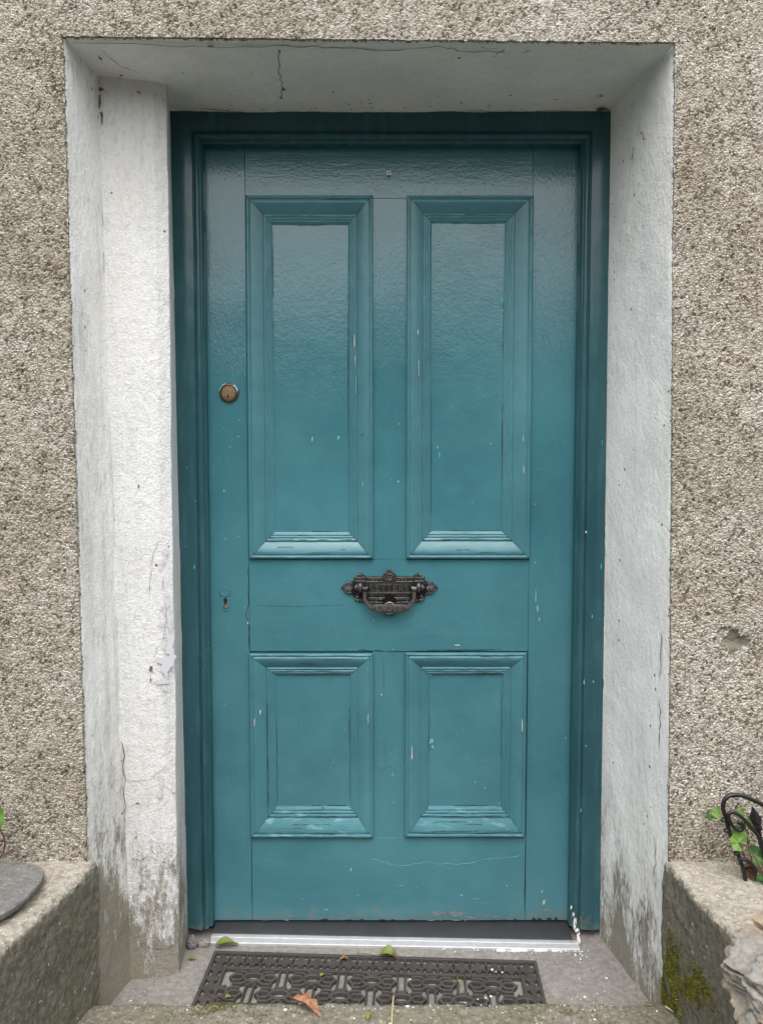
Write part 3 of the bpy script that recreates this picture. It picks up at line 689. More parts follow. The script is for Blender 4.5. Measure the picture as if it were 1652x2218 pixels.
panel(.0610, .3640, .9160, 1.7905, .1210, .2970, .9830, 1.7290, .35, 'tall upper right panel',
      ([(.291, 1.544, .006, .022, 2), (.142, 1.171, .003, .02, 2), (.138, 1.19, .004, .01, 3), (.268, 1.199, .006, .003, 1)],
       [(.088, 1.467, .003, .02, 1, 9.5), (.09, 1.38, .002, .04, 1, 9.5), (.346, 1.138, .003, .03, 1, 9.5), (.344, 1.21, .002, .02, 1, 10)]))
panel(-.3280, -.0205, .2115, .6800, -.2630, -.0790, .2880, .6240, .8, 'short lower left panel',
      ([(-.147, .285, .006, .005, 1), (-.12, .40, .003, .005, 1), (-.2, .5, .003, .004, 3)],
       [(-.084, .541, .005, .012, 0, 4), (-.082, .526, .005, .007, 0, 4), (-.032, .552, .004, .009, 0, 11), (-.033, .52, .003, .03, 1, 11), (-.30, .535, .005, .02, 1, 11), (-.315, .51, .004, .03, 1, 11), (-.147, .287, .007, .007, 0, 1)]))
panel(.0585, .3600, .2130, .6820, .1185, .3010, .2880, .6240, 1.0, 'short lower right panel with cracked paint',
      ([(.124, .455, .012, .022, 3), (.128, .44, .008, .012, 3), (.235, .35, .003, .005, 1), (.26, .335, .004, .006, 1)],
       [(.35, .523, .004, .015, 0, 11), (.349, .50, .003, .05, 1, 11), (.074, .394, .006, .014, 0, 11), (.075, .46, .006, .02, 0, 11), (.076, .43, .004, .04, 1, 11), (.18, .636, .008, .008, 0, 6), (.35, .225, .018, .012, 0, 7), (.295, .30, .006, .012, 0, 3), (.12, .625, .003, .004, 1, 3)]))
# dried-out joints along two panel edges
mbx = MB(); crack(mbx, [(-.284, YD - .0045, .56), (-.2845, YD - .0045, .42), (-.283, YD - .0045, .29)], .0022, FR, 0, 10, .0006)
for o in list(door.children):
    if o.name.startswith('panel') and o.get('label', '').startswith('short lower left'):
        me_ = o.children[0]; bm = bmesh.new(); bm.from_mesh(me_.data); vs = [bm.verts.new(v) for v in mbx.v]
        for f in mbx.f: ff = bm.faces.new([vs[i] for i in f]); ff.material_index = 6
        bm.to_mesh(me_.data); bm.free()

# rim cylinder lock
lk = MB(); LC = (-.3706, YD, 1.3221)
lk.lathe([(.0245, .002), (.0245, -.001), (.0225, -.0055), (.0200, -.0085), (.0188, -.0092), (.0180, -.0085), (.0178, -.0055)], LC, 40, 0)
for a0, a1, r0, r1 in ((.15, 1.0, .0192, .0238), (1.9, 3.0, .0205, .0240)):      # teal paint left on the ring
    n = 10; vs = []
    for i in range(n+1):
        a = lerp(a0, a1, i/n); ry = lambda r: -.0094 + (r - .0188) * .62
        for r in (r0 + random.uniform(0, .001), r1): vs.append((LC[0] + r*math.cos(a), YD + ry(r) - .0004, LC[2] + r*math.sin(a)))
    lk.add(vs, [(2*i, 2*i+1, 2*i+3, 2*i+2) for i in range(n)], 1)
lko = lk.build('lock_cylinder', [M['brass'], M['palechip']], door)
pl = MB(); pl.lathe([(.0176, -.004), (.0174, -.0062), (.0165, -.0072), (.0001, -.0074)], LC, 40, 0)
kc = (LC[0] - .001, YD, LC[2] - .006)
pl.lathe([(.0078, -.0073), (.0078, -.0079), (.0072, -.0084), (.0001, -.0085)], kc, 28, 0)
pl.add([(kc[0] + x, YD - .0091, kc[2] + z) for x, z in ((-.0008, .003), (.0004, .0028), (.0008, .001), (.0006, -.001), (.0022, -.0025), (.0012, -.0045), (.0012, -.007), (-.001, -.007), (-.001, -.0045), (-.0026, -.003), (-.0012, -.001), (-.0016, .001))], [tuple(range(12))], 1)
pl.build('lock_plug', [M['brass'], M['hole']], lko)
# old mortice keyhole with its painted cover
es = MB(); EC = (-.3856, .8049)
oval = [(EC[0] + .0115*math.cos(a), EC[1] + .0 + (.021 if math.sin(a) < 0 else .030)*math.sin(a)) for a in np.linspace(0, 2*math.pi, 28, endpoint=False)]
es.prism(oval, YD - .0016, YD + .001, .0008, 0)
hole = [(EC[0] + .005*math.cos(a), EC[1] + .008 + .005*math.sin(a)) for a in np.linspace(-.9, math.pi + .9, 14)] + [(EC[0] - .0035, EC[1] - .013), (EC[0] + .0035, EC[1] - .013)]
es.add([(x, YD - .0021, z) for x, z in hole], [tuple(range(len(hole)))], 1)
es.add([(x, YD - .0024, z) for x, z in ((EC[0]-.002, EC[1]-.012), (EC[0]+.003, EC[1]-.012), (EC[0]+.003, EC[1]-.002), (EC[0]-.001, EC[1]-.003))], [(0, 1, 2, 3)], 2)
eso = es.build('keyhole_plate', [M['teal_v'], M['hole'], M['brownchip']], door)
cv = MB(); cv.lathe([(.0125, -.0012), (.0125, -.003), (.0115, -.0042), (.0096, -.0042), (.009, -.0034), (.0001, -.0034)], (EC[0] - .001, YD, EC[1] + .0285), 28, 0)
cv.build('keyhole_cover', M['teal_v'], eso)
# bent clip nailed to the top rail
nl = MB(); nl.box(.0125, .0232, YD - .009, YD + .001, 1.8385, 1.8475, .001, 0); nl.tube([(.018, YD, 1.8385), (.0178, YD - .008, 1.8375)], .0014, 8, 1); nl.box(.0145, .0212, YD - .0106, YD - .0088, 1.8415, 1.8437, .0006, 1)
nl.build('clip', [M['flake'], M['stain']], door)

# ------------------------------------------------------------------ letter plate with knocker
KX, KZ, KS = .0195, .8440, .0002035       # local units: hundredths read off the casting, x right, z down from its centre
def kp(x, z): return (KX + (x - 820)*KS, KZ - (z - 360)*KS)
LET = {'K': [[(.15, 0), (.15, 1)], [(.85, 1), (.2, .42)], [(.38, .56), (.9, 0)]], 'N': [[(.12, 0), (.12, 1)], [(.12, 1), (.88, 0)], [(.88, 0), (.88, 1)]],
       'O': [[(.5+.42*math.cos(a), .5+.5*math.sin(a)) for a in np.linspace(0, 2*math.pi, 17)]], 'C': [[(.55+.42*math.cos(a), .5+.5*math.sin(a)) for a in np.linspace(.7, 2*math.pi-.7, 13)]],
       'L': [[(.2, 1), (.2, 0), (.88, 0), (.88, .25)]], 'E': [[(.85, .78), (.85, 1), (.2, 1), (.2, 0), (.88, 0), (.88, .22)], [(.2, .52), (.65, .52)]],
       'T': [[(.08, .78), (.08, 1), (.92, 1), (.92, .78)], [(.5, 1), (.5, 0)]], 'R': [[(.18, 0), (.18, 1), (.6, 1), (.82, .88), (.82, .62), (.6, .5), (.18, .5)], [(.5, .5), (.9, 0)]],
       'S': [[(.82, .8), (.65, .97), (.35, .97), (.18, .8), (.25, .6), (.75, .42), (.85, .22), (.65, .03), (.35, .03), (.15, .2)]]}
SER = {'K': [(.15, 0), (.15, 1), (.85, 1), (.9, 0)], 'N': [(.12, 0), (.12, 1), (.88, 1)], 'T': [(.5, 0)], 'L': [(.2, 1)], 'R': [(.18, 0), (.9, 0)], 'E': [], 'O': [], 'C': [], 'S': []}
def lettering(mb, word, x0, x1, z0, z1, y, w, d, m=0):
    # x0..x1, z0 (bottom) .. z1 (top) in casting units
    n = len(word); cw = (x1 - x0) / n; gw = cw * .74
    for i, ch in enumerate(word):
        ox = x0 + i*cw + (cw - gw)/2
        f = lambda p: (*[kp(ox + p[0]*gw, z0 + p[1]*(z1 - z0))[k] for k in (0,)], y, kp(0, z0 + p[1]*(z1 - z0))[1])
        for k, s_ in enumerate(LET[ch]): mb.bar([f(p) for p in s_], w * (1 if k != 1 or ch != 'K' else .8), d + .00001*k, FR, m)
        for p in SER[ch]: mb.bar([f((p[0]-.17, p[1])), f((p[0]+.17, p[1]))], w*.7, d + .00013, FR, m)
plate = MB()
half = [(235, 362), (255, 330), (280, 318), (292, 292), (322, 290), (345, 280), (372, 284), (396, 266), (390, 236), (404, 216), (428, 220), (440, 190), (462, 180), (490, 184), (500, 200), (524, 210), (540, 226), (600, 222), (700, 222), (736, 216), (750, 196), (766, 186), (772, 164), (790, 156), (802, 143), (820, 138)]
low = [(235, 362), (268, 384), (292, 404), (300, 430), (330, 432), (350, 444), (392, 448), (388, 480), (402, 504), (428, 506), (440, 528), (470, 536), (500, 530), (530, 540), (600, 545), (740, 548), (770, 562), (820, 568)]
outl = half + [(1640 - x, z) for x, z in half[-2::-1]] + [(1640 - x, z) for x, z in low[1:-1]] + [low[-1]] + low[-2:0:-1]
poly = [kp(*p) for p in outl]
plate.prism(poly[::-1], YD - .0050, YD, .0012, 0)
yk = YD - .0050
def arc(cx, cz, r, a0, a1, n=12, ry=None): return [(*kp(cx + r*math.cos(R(a)), cz - (ry or r)*math.sin(R(a))),) for a in np.linspace(a0, a1, n)]
def cord(pts2, r, dy=0.0, closed=False): plate.tube([(x, yk - dy - .0004, z) for x, z in pts2], r, 6, 1, closed)
for sx in (1, -1):
    mx = lambda x: x if sx == 1 else 1640 - x
    def a_(cx, cz, r, a0, a1, n=10, ry=None): return arc(mx(cx), cz, r, a0 if sx == 1 else 180 - a0, a1 if sx == 1 else 180 - a1, n, ry)
    cord(a_(330, 362, 62, 60, 300, 14), .0014)
    for k in range(7): cord([kp(mx(370), 362), kp(mx(370 - 95*math.cos(R(-66 + 22*k))), 362 - 66*math.sin(R(-66 + 22*k)))], .0010)
    for k in range(4): plate.ball((*kp(mx(300 + 0), 330)[:1], yk, kp(0, 330 + 20*k)[1]), .0013, 1, 1)
    for x, z, r in ((448, 205, 17), (480, 203, 14), (415, 232, 15), (500, 226, 13), (462, 188, 12), (410, 500, 15), (440, 512, 17), (480, 515, 15), (425, 470, 14), (300, 300, 11), (265, 340, 10), (345, 292, 12), (320, 425, 11), (365, 435, 11), (275, 385, 10)):
        plate.ball((kp(mx(x), z)[0], yk, kp(mx(x), z)[1]), (r*KS, .0022, r*KS), 1, 1)
    for x in (425, 455, 485): cord(a_(x, 258, 17, 0, 300, 10), .0009)
    cord([kp(mx(405), 280), kp(mx(530), 280)], .0011); cord([kp(mx(405), 236), kp(mx(530), 236)], .0010)
    for x in (600, 645, 690): cord(a_(x, 262, 20, 160, -60, 9), .0010); cord(a_(x + 22, 252, 14, 200, 380, 8), .0009)
    cord([kp(mx(540), 236), kp(mx(740), 236)], .0011); cord([kp(mx(540), 284), kp(mx(740), 284)], .0012)
    for x in (590, 640, 690, 735): cord(a_(x, 462, 18, 190, -40, 9), .0010)
    cord([kp(mx(568), 482), kp(mx(760), 482)], .0010); cord([kp(mx(568), 442), kp(mx(800), 442)], .0010)
    for x in (590, 640, 690): cord(a_(x, 512, 17, -20, 200, 9), .0010)
    cord([kp(mx(580), 534), kp(mx(740), 540)], .0011); cord([kp(mx(568), 497), kp(mx(740), 497)], .0008)
    for k in range(6): plate.ball((kp(mx(552), 0)[0], yk, kp(0, 300 + 24*k)[1]), .0014, 1, 1)
    for k in range(5): plate.ball((kp(mx(440), 0)[0], yk, kp(0, 430 + 18*k)[1]), .0016, 1, 1)
cord(arc(820, 268, 72, 0, 180, 18), .0017); cord(arc(820, 268, 50, 0, 180, 14), .0009)
for k in range(5): cord([kp(820, 272), kp(820 + 44*math.cos(R(30 + 30*k)), 272 - 44*math.sin(R(30 + 30*k)))], .0012)
for x, z, r in ((820, 150, 14), (795, 162, 14), (845, 162, 14), (778, 182, 14), (862, 182, 14), (820, 176, 16), (800, 185, 12), (840, 185, 12)): plate.ball((kp(x, z)[0], yk, kp(x, z)[1]), (r*KS, .0028, r*KS), 1, 1)
pto = plate.build('letter_plate', [M['cast'], M['ridge']], door)
fl_ = MB(); a = kp(566, 296); b = kp(1074, 412)
fl_.prism([(a[0], b[1]), (b[0], b[1]), (b[0], a[1]), (a[0], a[1])], yk - .0012, yk - .0002, .0004, 0)
fl_.tube([(a[0], yk - .0015, kp(0, 292)[1]), (b[0], yk - .0015, kp(0, 292)[1])], .0012, 6, 0)
c0 = kp(562, 434); c1 = kp(1078, 406); fl_.prism([(c0[0], c0[1]), (c1[0], c0[1]), (c1[0], c1[1]), (c0[0], c1[1])], yk - .0042, yk, .0016, 2)
lettering(fl_, 'LETTERS', 576, 1064, 394, 314, yk - .0011, .0022, .0016, 3)
fl_.build('letter_flap', [M['cast'], M['letter'], M['bronze'], M['ridge']], pto)
kn = MB()
for sx in (1, -1):
    mx = lambda x: x if sx == 1 else 1640 - x
    p = kp(mx(468), 352); kn.ball((p[0], yk - .007, p[1]), (36*KS, .009, 64*KS), 0, 3)
    p = kp(mx(425), 352); kn.ball((p[0], yk - .004, p[1]), (22*KS, .006, 44*KS), 0, 2)
    kn.tube([(kp(mx(400), 352)[0], yk - .006, p[1]), (kp(mx(560), 352)[0], yk - .006, p[1])], .0032, 10, 0)
    q0, q1 = kp(mx(498), 0)[0], kp(mx(552), 0)[0]; zc = kp(0, 370)[1]
    n = 16; ring = [(yk - .009 + .0075*math.cos(t), zc + .0078*math.sin(t)) for t in np.linspace(0, 2*math.pi, n, endpoint=False)]
    kn.add([(q0, y, z) for y, z in ring] + [(q1, y, z) for y, z in ring], [(i, (i+1) % n, n + (i+1) % n, n + i) for i in range(n)] + [tuple(range(n)), tuple(range(2*n-1, n-1, -1))], 0)
    path = [(524, 385), (524, 498), (606, 604), (640, 604)]
    yb = [yk - .0105, yk - .0105, yk - .0110, yk - .0110]
    kn.bar([(kp(mx(x), z)[0], yy, kp(mx(x), z)[1]) for (x, z), yy in zip(path, yb)], 50*KS, .0040, FR, 0, False, .0012)
    kn.bar([(kp(mx(x), z)[0], yy - .0040, kp(mx(x), z)[1]) for (x, z), yy in zip([(524, 430), (524, 500), (600, 598)], yb)], 14*KS, .0012, FR, 1)
a = kp(612, 642); b = kp(1028, 552)
bar_poly = [kp(*p) for p in [(600, 600), (622, 560), (655, 550), (985, 550), (1018, 560), (1040, 600), (1018, 634), (985, 645), (655, 645), (622, 634)]]
kn.prism(bar_poly[::-1], yk - .0162, yk - .0108, .0012, 0)
lettering(kn, 'KNOCK', 650, 992, 628, 570, yk - .0161, .0022, .0016, 1)
pc = kp(820, 600)
kn.lathe([(.0165, -.0090), (.0170, -.0120), (.0160, -.0170), (.0140, -.0182), (.0120, -.0176), (.0118, -.0160)], (pc[0], YD, pc[1]), 32, 0)
kn.lathe([(.0118, -.0160), (.0001, -.0160)], (pc[0], YD, pc[1]), 24, 0)
kno = kn.build('knocker', [M['bronze'], M['letter']], pto)
sk = MB(); p = kp(820, 600); sk.lathe([(.0145, 0), (.0145, -.005), (.012, -.009), (.001, -.0095)], (p[0], YD, p[1]), 24, 0); p2 = kp(820, 672); sk.ball((p2[0], YD - .004, p2[1]), (.011, .006, .007), 0, 2)
sk.build('striker', M['bronze'], pto)

# ------------------------------------------------------------------ threshold strip
SLZ = -.03
thr = tag(empty('threshold_strip', (.03, .30, SLZ)), 'black rubber and white metal weather strip along the foot of the teal door', 'threshold')
mt = MB(); x0, x1 = -.4218, .4800
def yb_(x): return .307 + (x - x0) / (x1 - x0) * (-.028)
n = 80; rows = []
for x in np.linspace(x0, x1, n):
    y = yb_(x); rows.append([(x, y - .031, SLZ + .000), (x, y - .031, SLZ + .0050), (x, y - .0295, SLZ + .0066), (x, y - .013, SLZ + .0080), (x, y - .0118, SLZ + .0068), (x, y - .0106, SLZ + .0082), (x, y - .001, SLZ + .0092), (x, y, SLZ + .0088), (x, y, SLZ)])
P = np.array(rows); P[..., 2] += vn(P, 30, 71) * .0003; mt.grid(P, 0, smooth=False)
mt.add(rows[0], [tuple(range(9))], 0); mt.add(rows[-1], [tuple(range(8, -1, -1))], 0)
fixn(mt.build('metal_strip', M['alu'], thr))
rb = MB(); rows = []
for x in np.linspace(-.4208, .470, 90):
    y = yb_(x); rows.append([(x, y + .0005, SLZ), (x, y + .0005, SLZ + .0080), (x, y + .004, SLZ + .0105), (x, .333, SLZ + .0185), (x, .345, SLZ + .0195), (x, .345, SLZ)])
P = np.array(rows); P[..., 2] += vn(P, 22, 72) * .0007; rb.grid(P, 0, smooth=False); rb.add(rows[0], [tuple(range(6))]); rb.add(rows[-1], [tuple(range(5, -1, -1))])
fixn(rb.build('rubber_strip', M['rubber'], thr))
sill = MB(); sill.box(-.50, .55, .346, .46, SLZ - .02, LZ + .004, .002, 0)
sill.build('sill', M['hole'], thr)

# ------------------------------------------------------------------ step, lip, planters, ground
stp = MB(); u = np.linspace(-.66, .66, 330); w = np.linspace(-.035, .36, 110); X, Yg = np.meshgrid(u, w, indexing='ij')
P = np.stack([X, Yg, np.full_like(X, SLZ)], -1); P[..., 2] += fbm(P, 5, 3, 81) * .0014 + fbm(P, 120, 2, 82) * .0004
dL = np.clip(1 - (X + .60) / .05, 0, 1); P[..., 2] += dL**2 * .004
dR = np.clip((X - (.585 - (Yg) * .18)) / .03, -1, 1); P[..., 2] += np.clip(dR, 0, 1) * .010                # mortar fillet
stp.grid(P, 0)
stp.box(-.66, .66, -.03, .36, -.40, SLZ - .012, 0, 0)
tag(stp.build('doorstep', [M['slab']]), 'smooth grey concrete doorstep inside the recess, under the rubber mat', 'doorstep')

lp = MB(); sec = [(-.4, .0)]
def lipsec(x):
    return [(-.010, -.06), (-.010, .0), (-.0105, .018), (-.013, .026), (-.020, .0305)] + [(y, .031) for y in np.linspace(-.026, -.34, 90)] + [(-.352, .028), (-.358, .018), (-.360, .0), (-.360, -.2), (-.36, -.4)]
us = np.linspace(-.80, .80, 420); P = np.array([[(x, y, z) for y, z in lipsec(x)] for x in us])
d = fbm(P, 14, 3, 91) * .0035 + fbm(P, 90, 3, 92) * .0022
P[..., 2] += d * (P[..., 2] > .0); P[:, :6, 1] += fbm(P[:, :6], 22, 3, 93) * .005
lp.grid(P, 0, flip=False)
fixn(lp.build('front_step', [M['lip']])); lpo = bpy.data.objects['front_step']
if sum(p.normal.z * p.area for p in lpo.data.polygons) < 0: lpo.data.flip_normals()
tag(lpo, 'rough mossy concrete step in front of the smooth doorstep', 'step')

def planter(sx, xe, slope, x_out, label, top_w=None):
    """rim wall running out from the house; xe(Y) is the top inner edge"""
    mb = MB(); ys = np.linspace(.003, -.62, 230); nt, nr, nd = 46, 8, 110; rows = []
    for y in ys:
        e = sx * (xe + slope * -y); row = []
        zt_ = .327 + .004 * math.sin(y*9)
        for t in np.linspace(0, 1, nt): row.append((lerp(sx * x_out, e + sx*.018, t), y, zt_))
        for t in np.linspace(0, math.pi/2, nr)[1:]: row.append((e + sx*.018 - sx*.018*math.sin(t), y, zt_ - .018 + .018*math.cos(t)))
        for t in np.linspace(0, 1, nd)[1:]: row.append((e + sx * (t*.012), y, lerp(zt_ - .018, -.42, t)))
        rows.append(row)
    P = np.array(rows); top = np.arange(P.shape[1]) < nt + 3
    nz = fbm(P, 12, 3, 101 + int(sx)) * .0026 + fbm(P, 75, 3, 105) * .0019
    P[:, :nt+4, 2] += nz[:, :nt+4]; P[:, nt:, 0] += nz[:, nt:] * sx
    n, k = P.shape[:2]; fs = []; ms = []
    b = fbm(P, 30, 2, 109)
    o = len(mb.v); mb.v.extend(map(tuple, P.reshape(-1, 3).tolist()))
    for i in range(n-1):
        for j in range(k-1):
            q = (i*k+j, (i+1)*k+j, (i+1)*k+j+1, i*k+j+1); mb.f.append(q); mb.m.append(0 if j < nt + 3 + b[i, j]*2.5 else 1); mb.sm.append(True)
    # outer end and far side
    mb.box(min(sx*x_out, sx*(xe + slope*.62)), max(sx*x_out, sx*(xe + slope*.62)), -.63, -.617, -.42, .322, .004, 1)
    xo = sorted((sx*x_out, sx*(x_out + .02))); mb.box(xo[0], xo[1], -.62, .0, -.42, .322, .002, 1)
    o = mb.build('planter_wall', [M['planter'], M['planter']]); fixn(o)
    up = sum(p.normal.z * p.area for p in o.data.polygons if p.material_index == 0)
    if up < 0: o.data.flip_normals()
    return tag(o, label, 'planter wall')
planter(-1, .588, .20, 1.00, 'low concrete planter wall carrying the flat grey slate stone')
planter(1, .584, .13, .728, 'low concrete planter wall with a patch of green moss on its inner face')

def bed(name, x0, x1):
    mb = MB(); X, Yg = np.meshgrid(np.linspace(x0, x1, 60), np.linspace(0, -.62, 60), indexing='ij'); P = np.stack([X, Yg, np.full_like(X, .295)], -1)
    P[..., 2] += fbm(P, 18, 4, 111) * .012; mb.grid(P, 0, flip=True); return tag(mb.build(name, M['soil']), kind='structure')
bed('soil', .75, 1.6); bed('soil', -1.6, -1.022)
for sx in (-1, 1):
    pass
gm = MB(); gm.grid(np.stack(np.meshgrid(np.linspace(-400, 400, 40), np.linspace(-400, 400, 40), indexing='ij') + [np.full((40, 40), -.40)], -1), 0)
g = tag(gm.build('ground', M['path']), kind='structure')

# ------------------------------------------------------------------ rubber mat
mat_o = tag(empty('door_mat', (-.02, .1, SLZ)), 'black openwork rubber door mat with ring pattern lying on the doorstep', 'door mat')
an = math.atan2(-.037, .746); ca, sa = math.cos(an), math.sin(an)
MO = (-.0185, .2165)
def mp(u_, v_, z=SLZ + .0015):       # u across, v from the back edge towards the front
    x = MO[0] + u_*ca + v_*sa; y = MO[1] + u_*sa - v_*ca
    return (x, y, z)
HW, MD, BW = .3795, .212, .056
UP = (0, 0, 1)
bd = MB()
def fb(mb, pts, w, d, closed=False, c=.0012): mb.bar([mp(*p) for p in pts], w, d, UP, 0, closed, c)
fb(bd, [(-HW, 0), (HW, 0), (HW, MD), (-HW, MD)], .008, .0085, True)
fb(bd, [(-HW+BW-.02, BW), (HW-BW+.02, BW), (HW-BW+.02, MD-.036), (-HW+BW-.02, MD-.036)], .008, .0088, True)
def clover(mb, u_, v_, s_):
    fb(mb, [(u_ - s_, v_), (u_ + s_, v_)], .0062, .0078); fb(mb, [(u_, v_ - s_), (u_, v_ + s_)], .0062, .0080)
    for dx, dz in ((1, 0), (-1, 0), (0, 1), (0, -1)):
        c = [(u_ + dx*s_*.8 + .0052*math.cos(t), v_ + dz*s_*.8 + .0052*math.sin(t)) for t in np.linspace(0, 2*math.pi, 9)[:-1]]
        fb(mb, c, .005, .0076, True, .0008)
nb = 20
for i in range(nb):
    u_ = -HW + .022 + (2*HW - .044) * i/(nb-1); clover(bd, u_, .028, .0125)
    if i < nb-1:
        um = u_ + (2*HW - .044)/(nb-1)/2; fb(bd, [(um, .014), (um + .009, .028), (um, .042), (um - .009, .028)], .0045, .007, True, .0008)
        fb(bd, [(um, .004), (um, .014)], .005, .0072); fb(bd, [(um, .042), (um, .054)], .005, .0072)
for sx in (-1, 1):
    for i in range(5): clover(bd, sx * (HW - .018), .058 + i*.034, .0115); fb(bd, [(sx*(HW-.018), .041 + i*.034), (sx*(HW-.018) + .007, .041 + i*.034)], .004, .007)
bd.build('border', M['matrubber'], mat_o)
lt = MB(); PI_ = .1355; r0, r1 = .0165, .0135
def node(u_, v_):
    ring = [(u_ + r0*1.28*math.cos(t), v_ + r1*.98*math.sin(t)) for t in np.linspace(0, 2*math.pi, 22)[:-1]]
    fb(lt, ring, .0068, .0105, True, .0014)
    for sx in (1, -1):                                                       # elongated eyelets to both sides
        a0 = u_ + sx*.021; a1 = u_ + sx*.052
        if abs(a1) > HW - .03: continue
        fb(lt, [(a0, v_), (a0 + sx*.008, v_ - .0095), (a1 - sx*.008, v_ - .0095), (a1, v_), (a1 - sx*.008, v_ + .0095), (a0 + sx*.008, v_ + .0095)], .0055, .0095, True, .0012)
        fb(lt, [(u_ + sx*.017, v_), (a0 + sx*.002, v_)], .0085, .0098)
        for sv in (1, -1): fb(lt, [(u_ + sx*.012, v_ + sv*.012), (u_ + sx*.026, v_ + sv*.021), (a1 - sx*.010, v_ + sv*.021), (a1 - sx*.008, v_ + sv*.0095)], .0052, .0088)
    for sv in (1, -1): fb(lt, [(u_, v_ + sv*.014), (u_, v_ + sv*.023)], .009, .0096)
    for sv in (1, -1): fb(lt, [(u_ - .013, v_ + sv*.026), (u_, v_ + sv*.0175), (u_ + .013, v_ + sv*.026)], .0055, .0085)
va, vb = .088, .142
for k in range(-2, 3): node(k*PI_ + .0015, va)
for k in range(-3, 3): node((k + .5)*PI_ + .0015 - .0005*k if abs((k+.5)*PI_) < .3 else (k+.5)*PI_, vb) if abs((k+.5)*PI_) < .34 else None
for k in range(-2, 3):                                                       # uprights between the two rows
    u_ = (k + .5)*PI_
    if abs(u_) < .31:
        for s_ in (-1, 1): fb(lt, [(u_ + s_*.0085, BW), (u_ + s_*.0085, vb - .022)], .0048, .0088)
    u_ = k*PI_
    if abs(u_) < .31:
        for s_ in (-1, 1): fb(lt, [(u_ + s_*.0085, va + .022), (u_ + s_*.0085, MD - .036)], .0048, .0088)
lt.build('lattice', M['matrubber'], mat_o)

# ------------------------------------------------------------------ stones
def slab_stone(name, outline, z0, z1, mat, seed, tilt=0.0):
    n = 72; pts = np.array(outline + [outline[0]]); seg = np.r_[0, np.cumsum(np.hypot(*np.diff(pts, axis=0).T))]
    t = np.linspace(0, seg[-1], n, endpoint=False); O = np.stack([np.interp(t, seg, pts[:, 0]), np.interp(t, seg, pts[:, 1])], 1)
    for _ in range(2): O = (np.roll(O, 1, 0) + 2*O + np.roll(O, -1, 0)) / 4
    c = O.mean(0); rows = []
    for s_, h in ((0.0, 0), (.5, 0), (.94, 0), (.975, .15), (.992, .45), (.997, .75), (.985, .95), (.96, 1), (.9, 1.03), (.8, 1.03), (.65, 1.05), (.5, 1.05), (.35, 1.06), (.2, 1.06), (.05, 1.06), (0.0, 1.06)):
        rows.append([(*(c + (o - c)*s_), lerp(z0, z1, h)) for o in O] + [(*(c + (O[0] - c)*s_), lerp(z0, z1, h))])
    P = np.array(rows); q = fbm(P, 30, 4, seed) * .0022; P[4:, :, 2] += q[4:]; P[..., 0] += fbm(P, 40, 3, seed+3) * .0016; P[:, -1] = P[:, 0]
    P[..., 2] += (P[..., 0] - c[0]) * tilt
    mb = MB(); mb.grid(P, 0); return fixn(mb.build(name, mat))
st_ = slab_stone('flat_stone', [(-.93, -.03), (-.78, -.040), (-.692, -.050), (-.662, -.072), (-.650, -.108), (-.652, -.165), (-.664, -.215), (-.69, -.245), (-.76, -.27), (-.90, -.26), (-.97, -.16)], .333, .349, M['slate'], 121)
tag(st_, 'flat grey slate stone lying on top of a concrete planter wall', 'stone')
def rock(name, c, r, seed, mat, sub=6, rough=.22, strata=0.0):
    bm = bmesh.new(); bmesh.ops.create_icosphere(bm, subdivisions=sub, radius=1); P = np.array([v.co for v in bm.verts])
    f = 1 + rough*fbm(P, 1.6, 3, seed) + rough*.35*(1 - 2*np.abs(fbm(P, 3.6, 3, seed+4))) + .05*fbm(P, 11, 3, seed+8)
    if strata: q = P[:, 2]*5 + 1.4*fbm(P, 1.8, 3, seed+2); f = f + strata*(np.abs((q % 1) - .5)*2 - .5)
    P = P * f[:, None] * np.array(r) + np.array(c)
    for v, p in zip(bm.verts, P): v.co = p
    mb = MB(); mb.bm(bm, 0, True); return mb.build(name, mat)
def crag(name, c, r, seed, mat, ncut, sub=7):
    """a lump bounded by many broken planes, then weathered along its bedding"""
    bm = bmesh.new(); bmesh.ops.create_icosphere(bm, subdivisions=sub, radius=1); P = np.array([v.co for v in bm.verts]); g = np.random.default_rng(seed)
    n_ = g.normal(size=(ncut, 3)); n_[:, 2] *= .8; n_ /= np.linalg.norm(n_, axis=1)[:, None]; d_ = g.uniform(.70, 1.0, ncut)
    Pw = P + .10*np.stack([fbm(P, 2.2, 3, seed+k) for k in range(3)], -1)
    dot = np.maximum(Pw @ n_.T, 1e-3); rad = np.min(d_[None, :] / dot, 1); rad = np.minimum(rad, 1.25)
    z = P[:, 2]*rad; q = z*3.6 + .9*fbm(P, 1.3, 3, seed+9) + P[:, 0]*.6
    fr = q - np.floor(q); rad = rad * (1 - .11*np.exp(-(np.minimum(fr, 1-fr)/.07)**2)) + .05*np.abs(_h(np.floor(q).astype(np.int64), 0*np.floor(q).astype(np.int64), 0*np.floor(q).astype(np.int64), seed))
    rad = rad + .030*fbm(P, 5, 4, seed+12) + .012*fbm(P, 22, 3, seed+14)
    P = P * rad[:, None] * np.array(r) + np.array(c)
    for v, p in zip(bm.verts, P): v.co = p
    mb = MB(); mb.bm(bm, 0, True); return mb.build(name, mat)
rk = crag('rock', (.690, -.42, .345), (.178, .14, .105), 131, M['rock'], 26); tag(rk, 'layered grey and tan rock at the outer end of the mossy planter wall', 'rock')
rk2 = crag('rock', (.720, -.47, .02), (.19, .17, .25), 141, M['rock'], 24); tag(rk2, 'grey rock beneath the layered grey and tan rock, mostly hidden', 'rock')
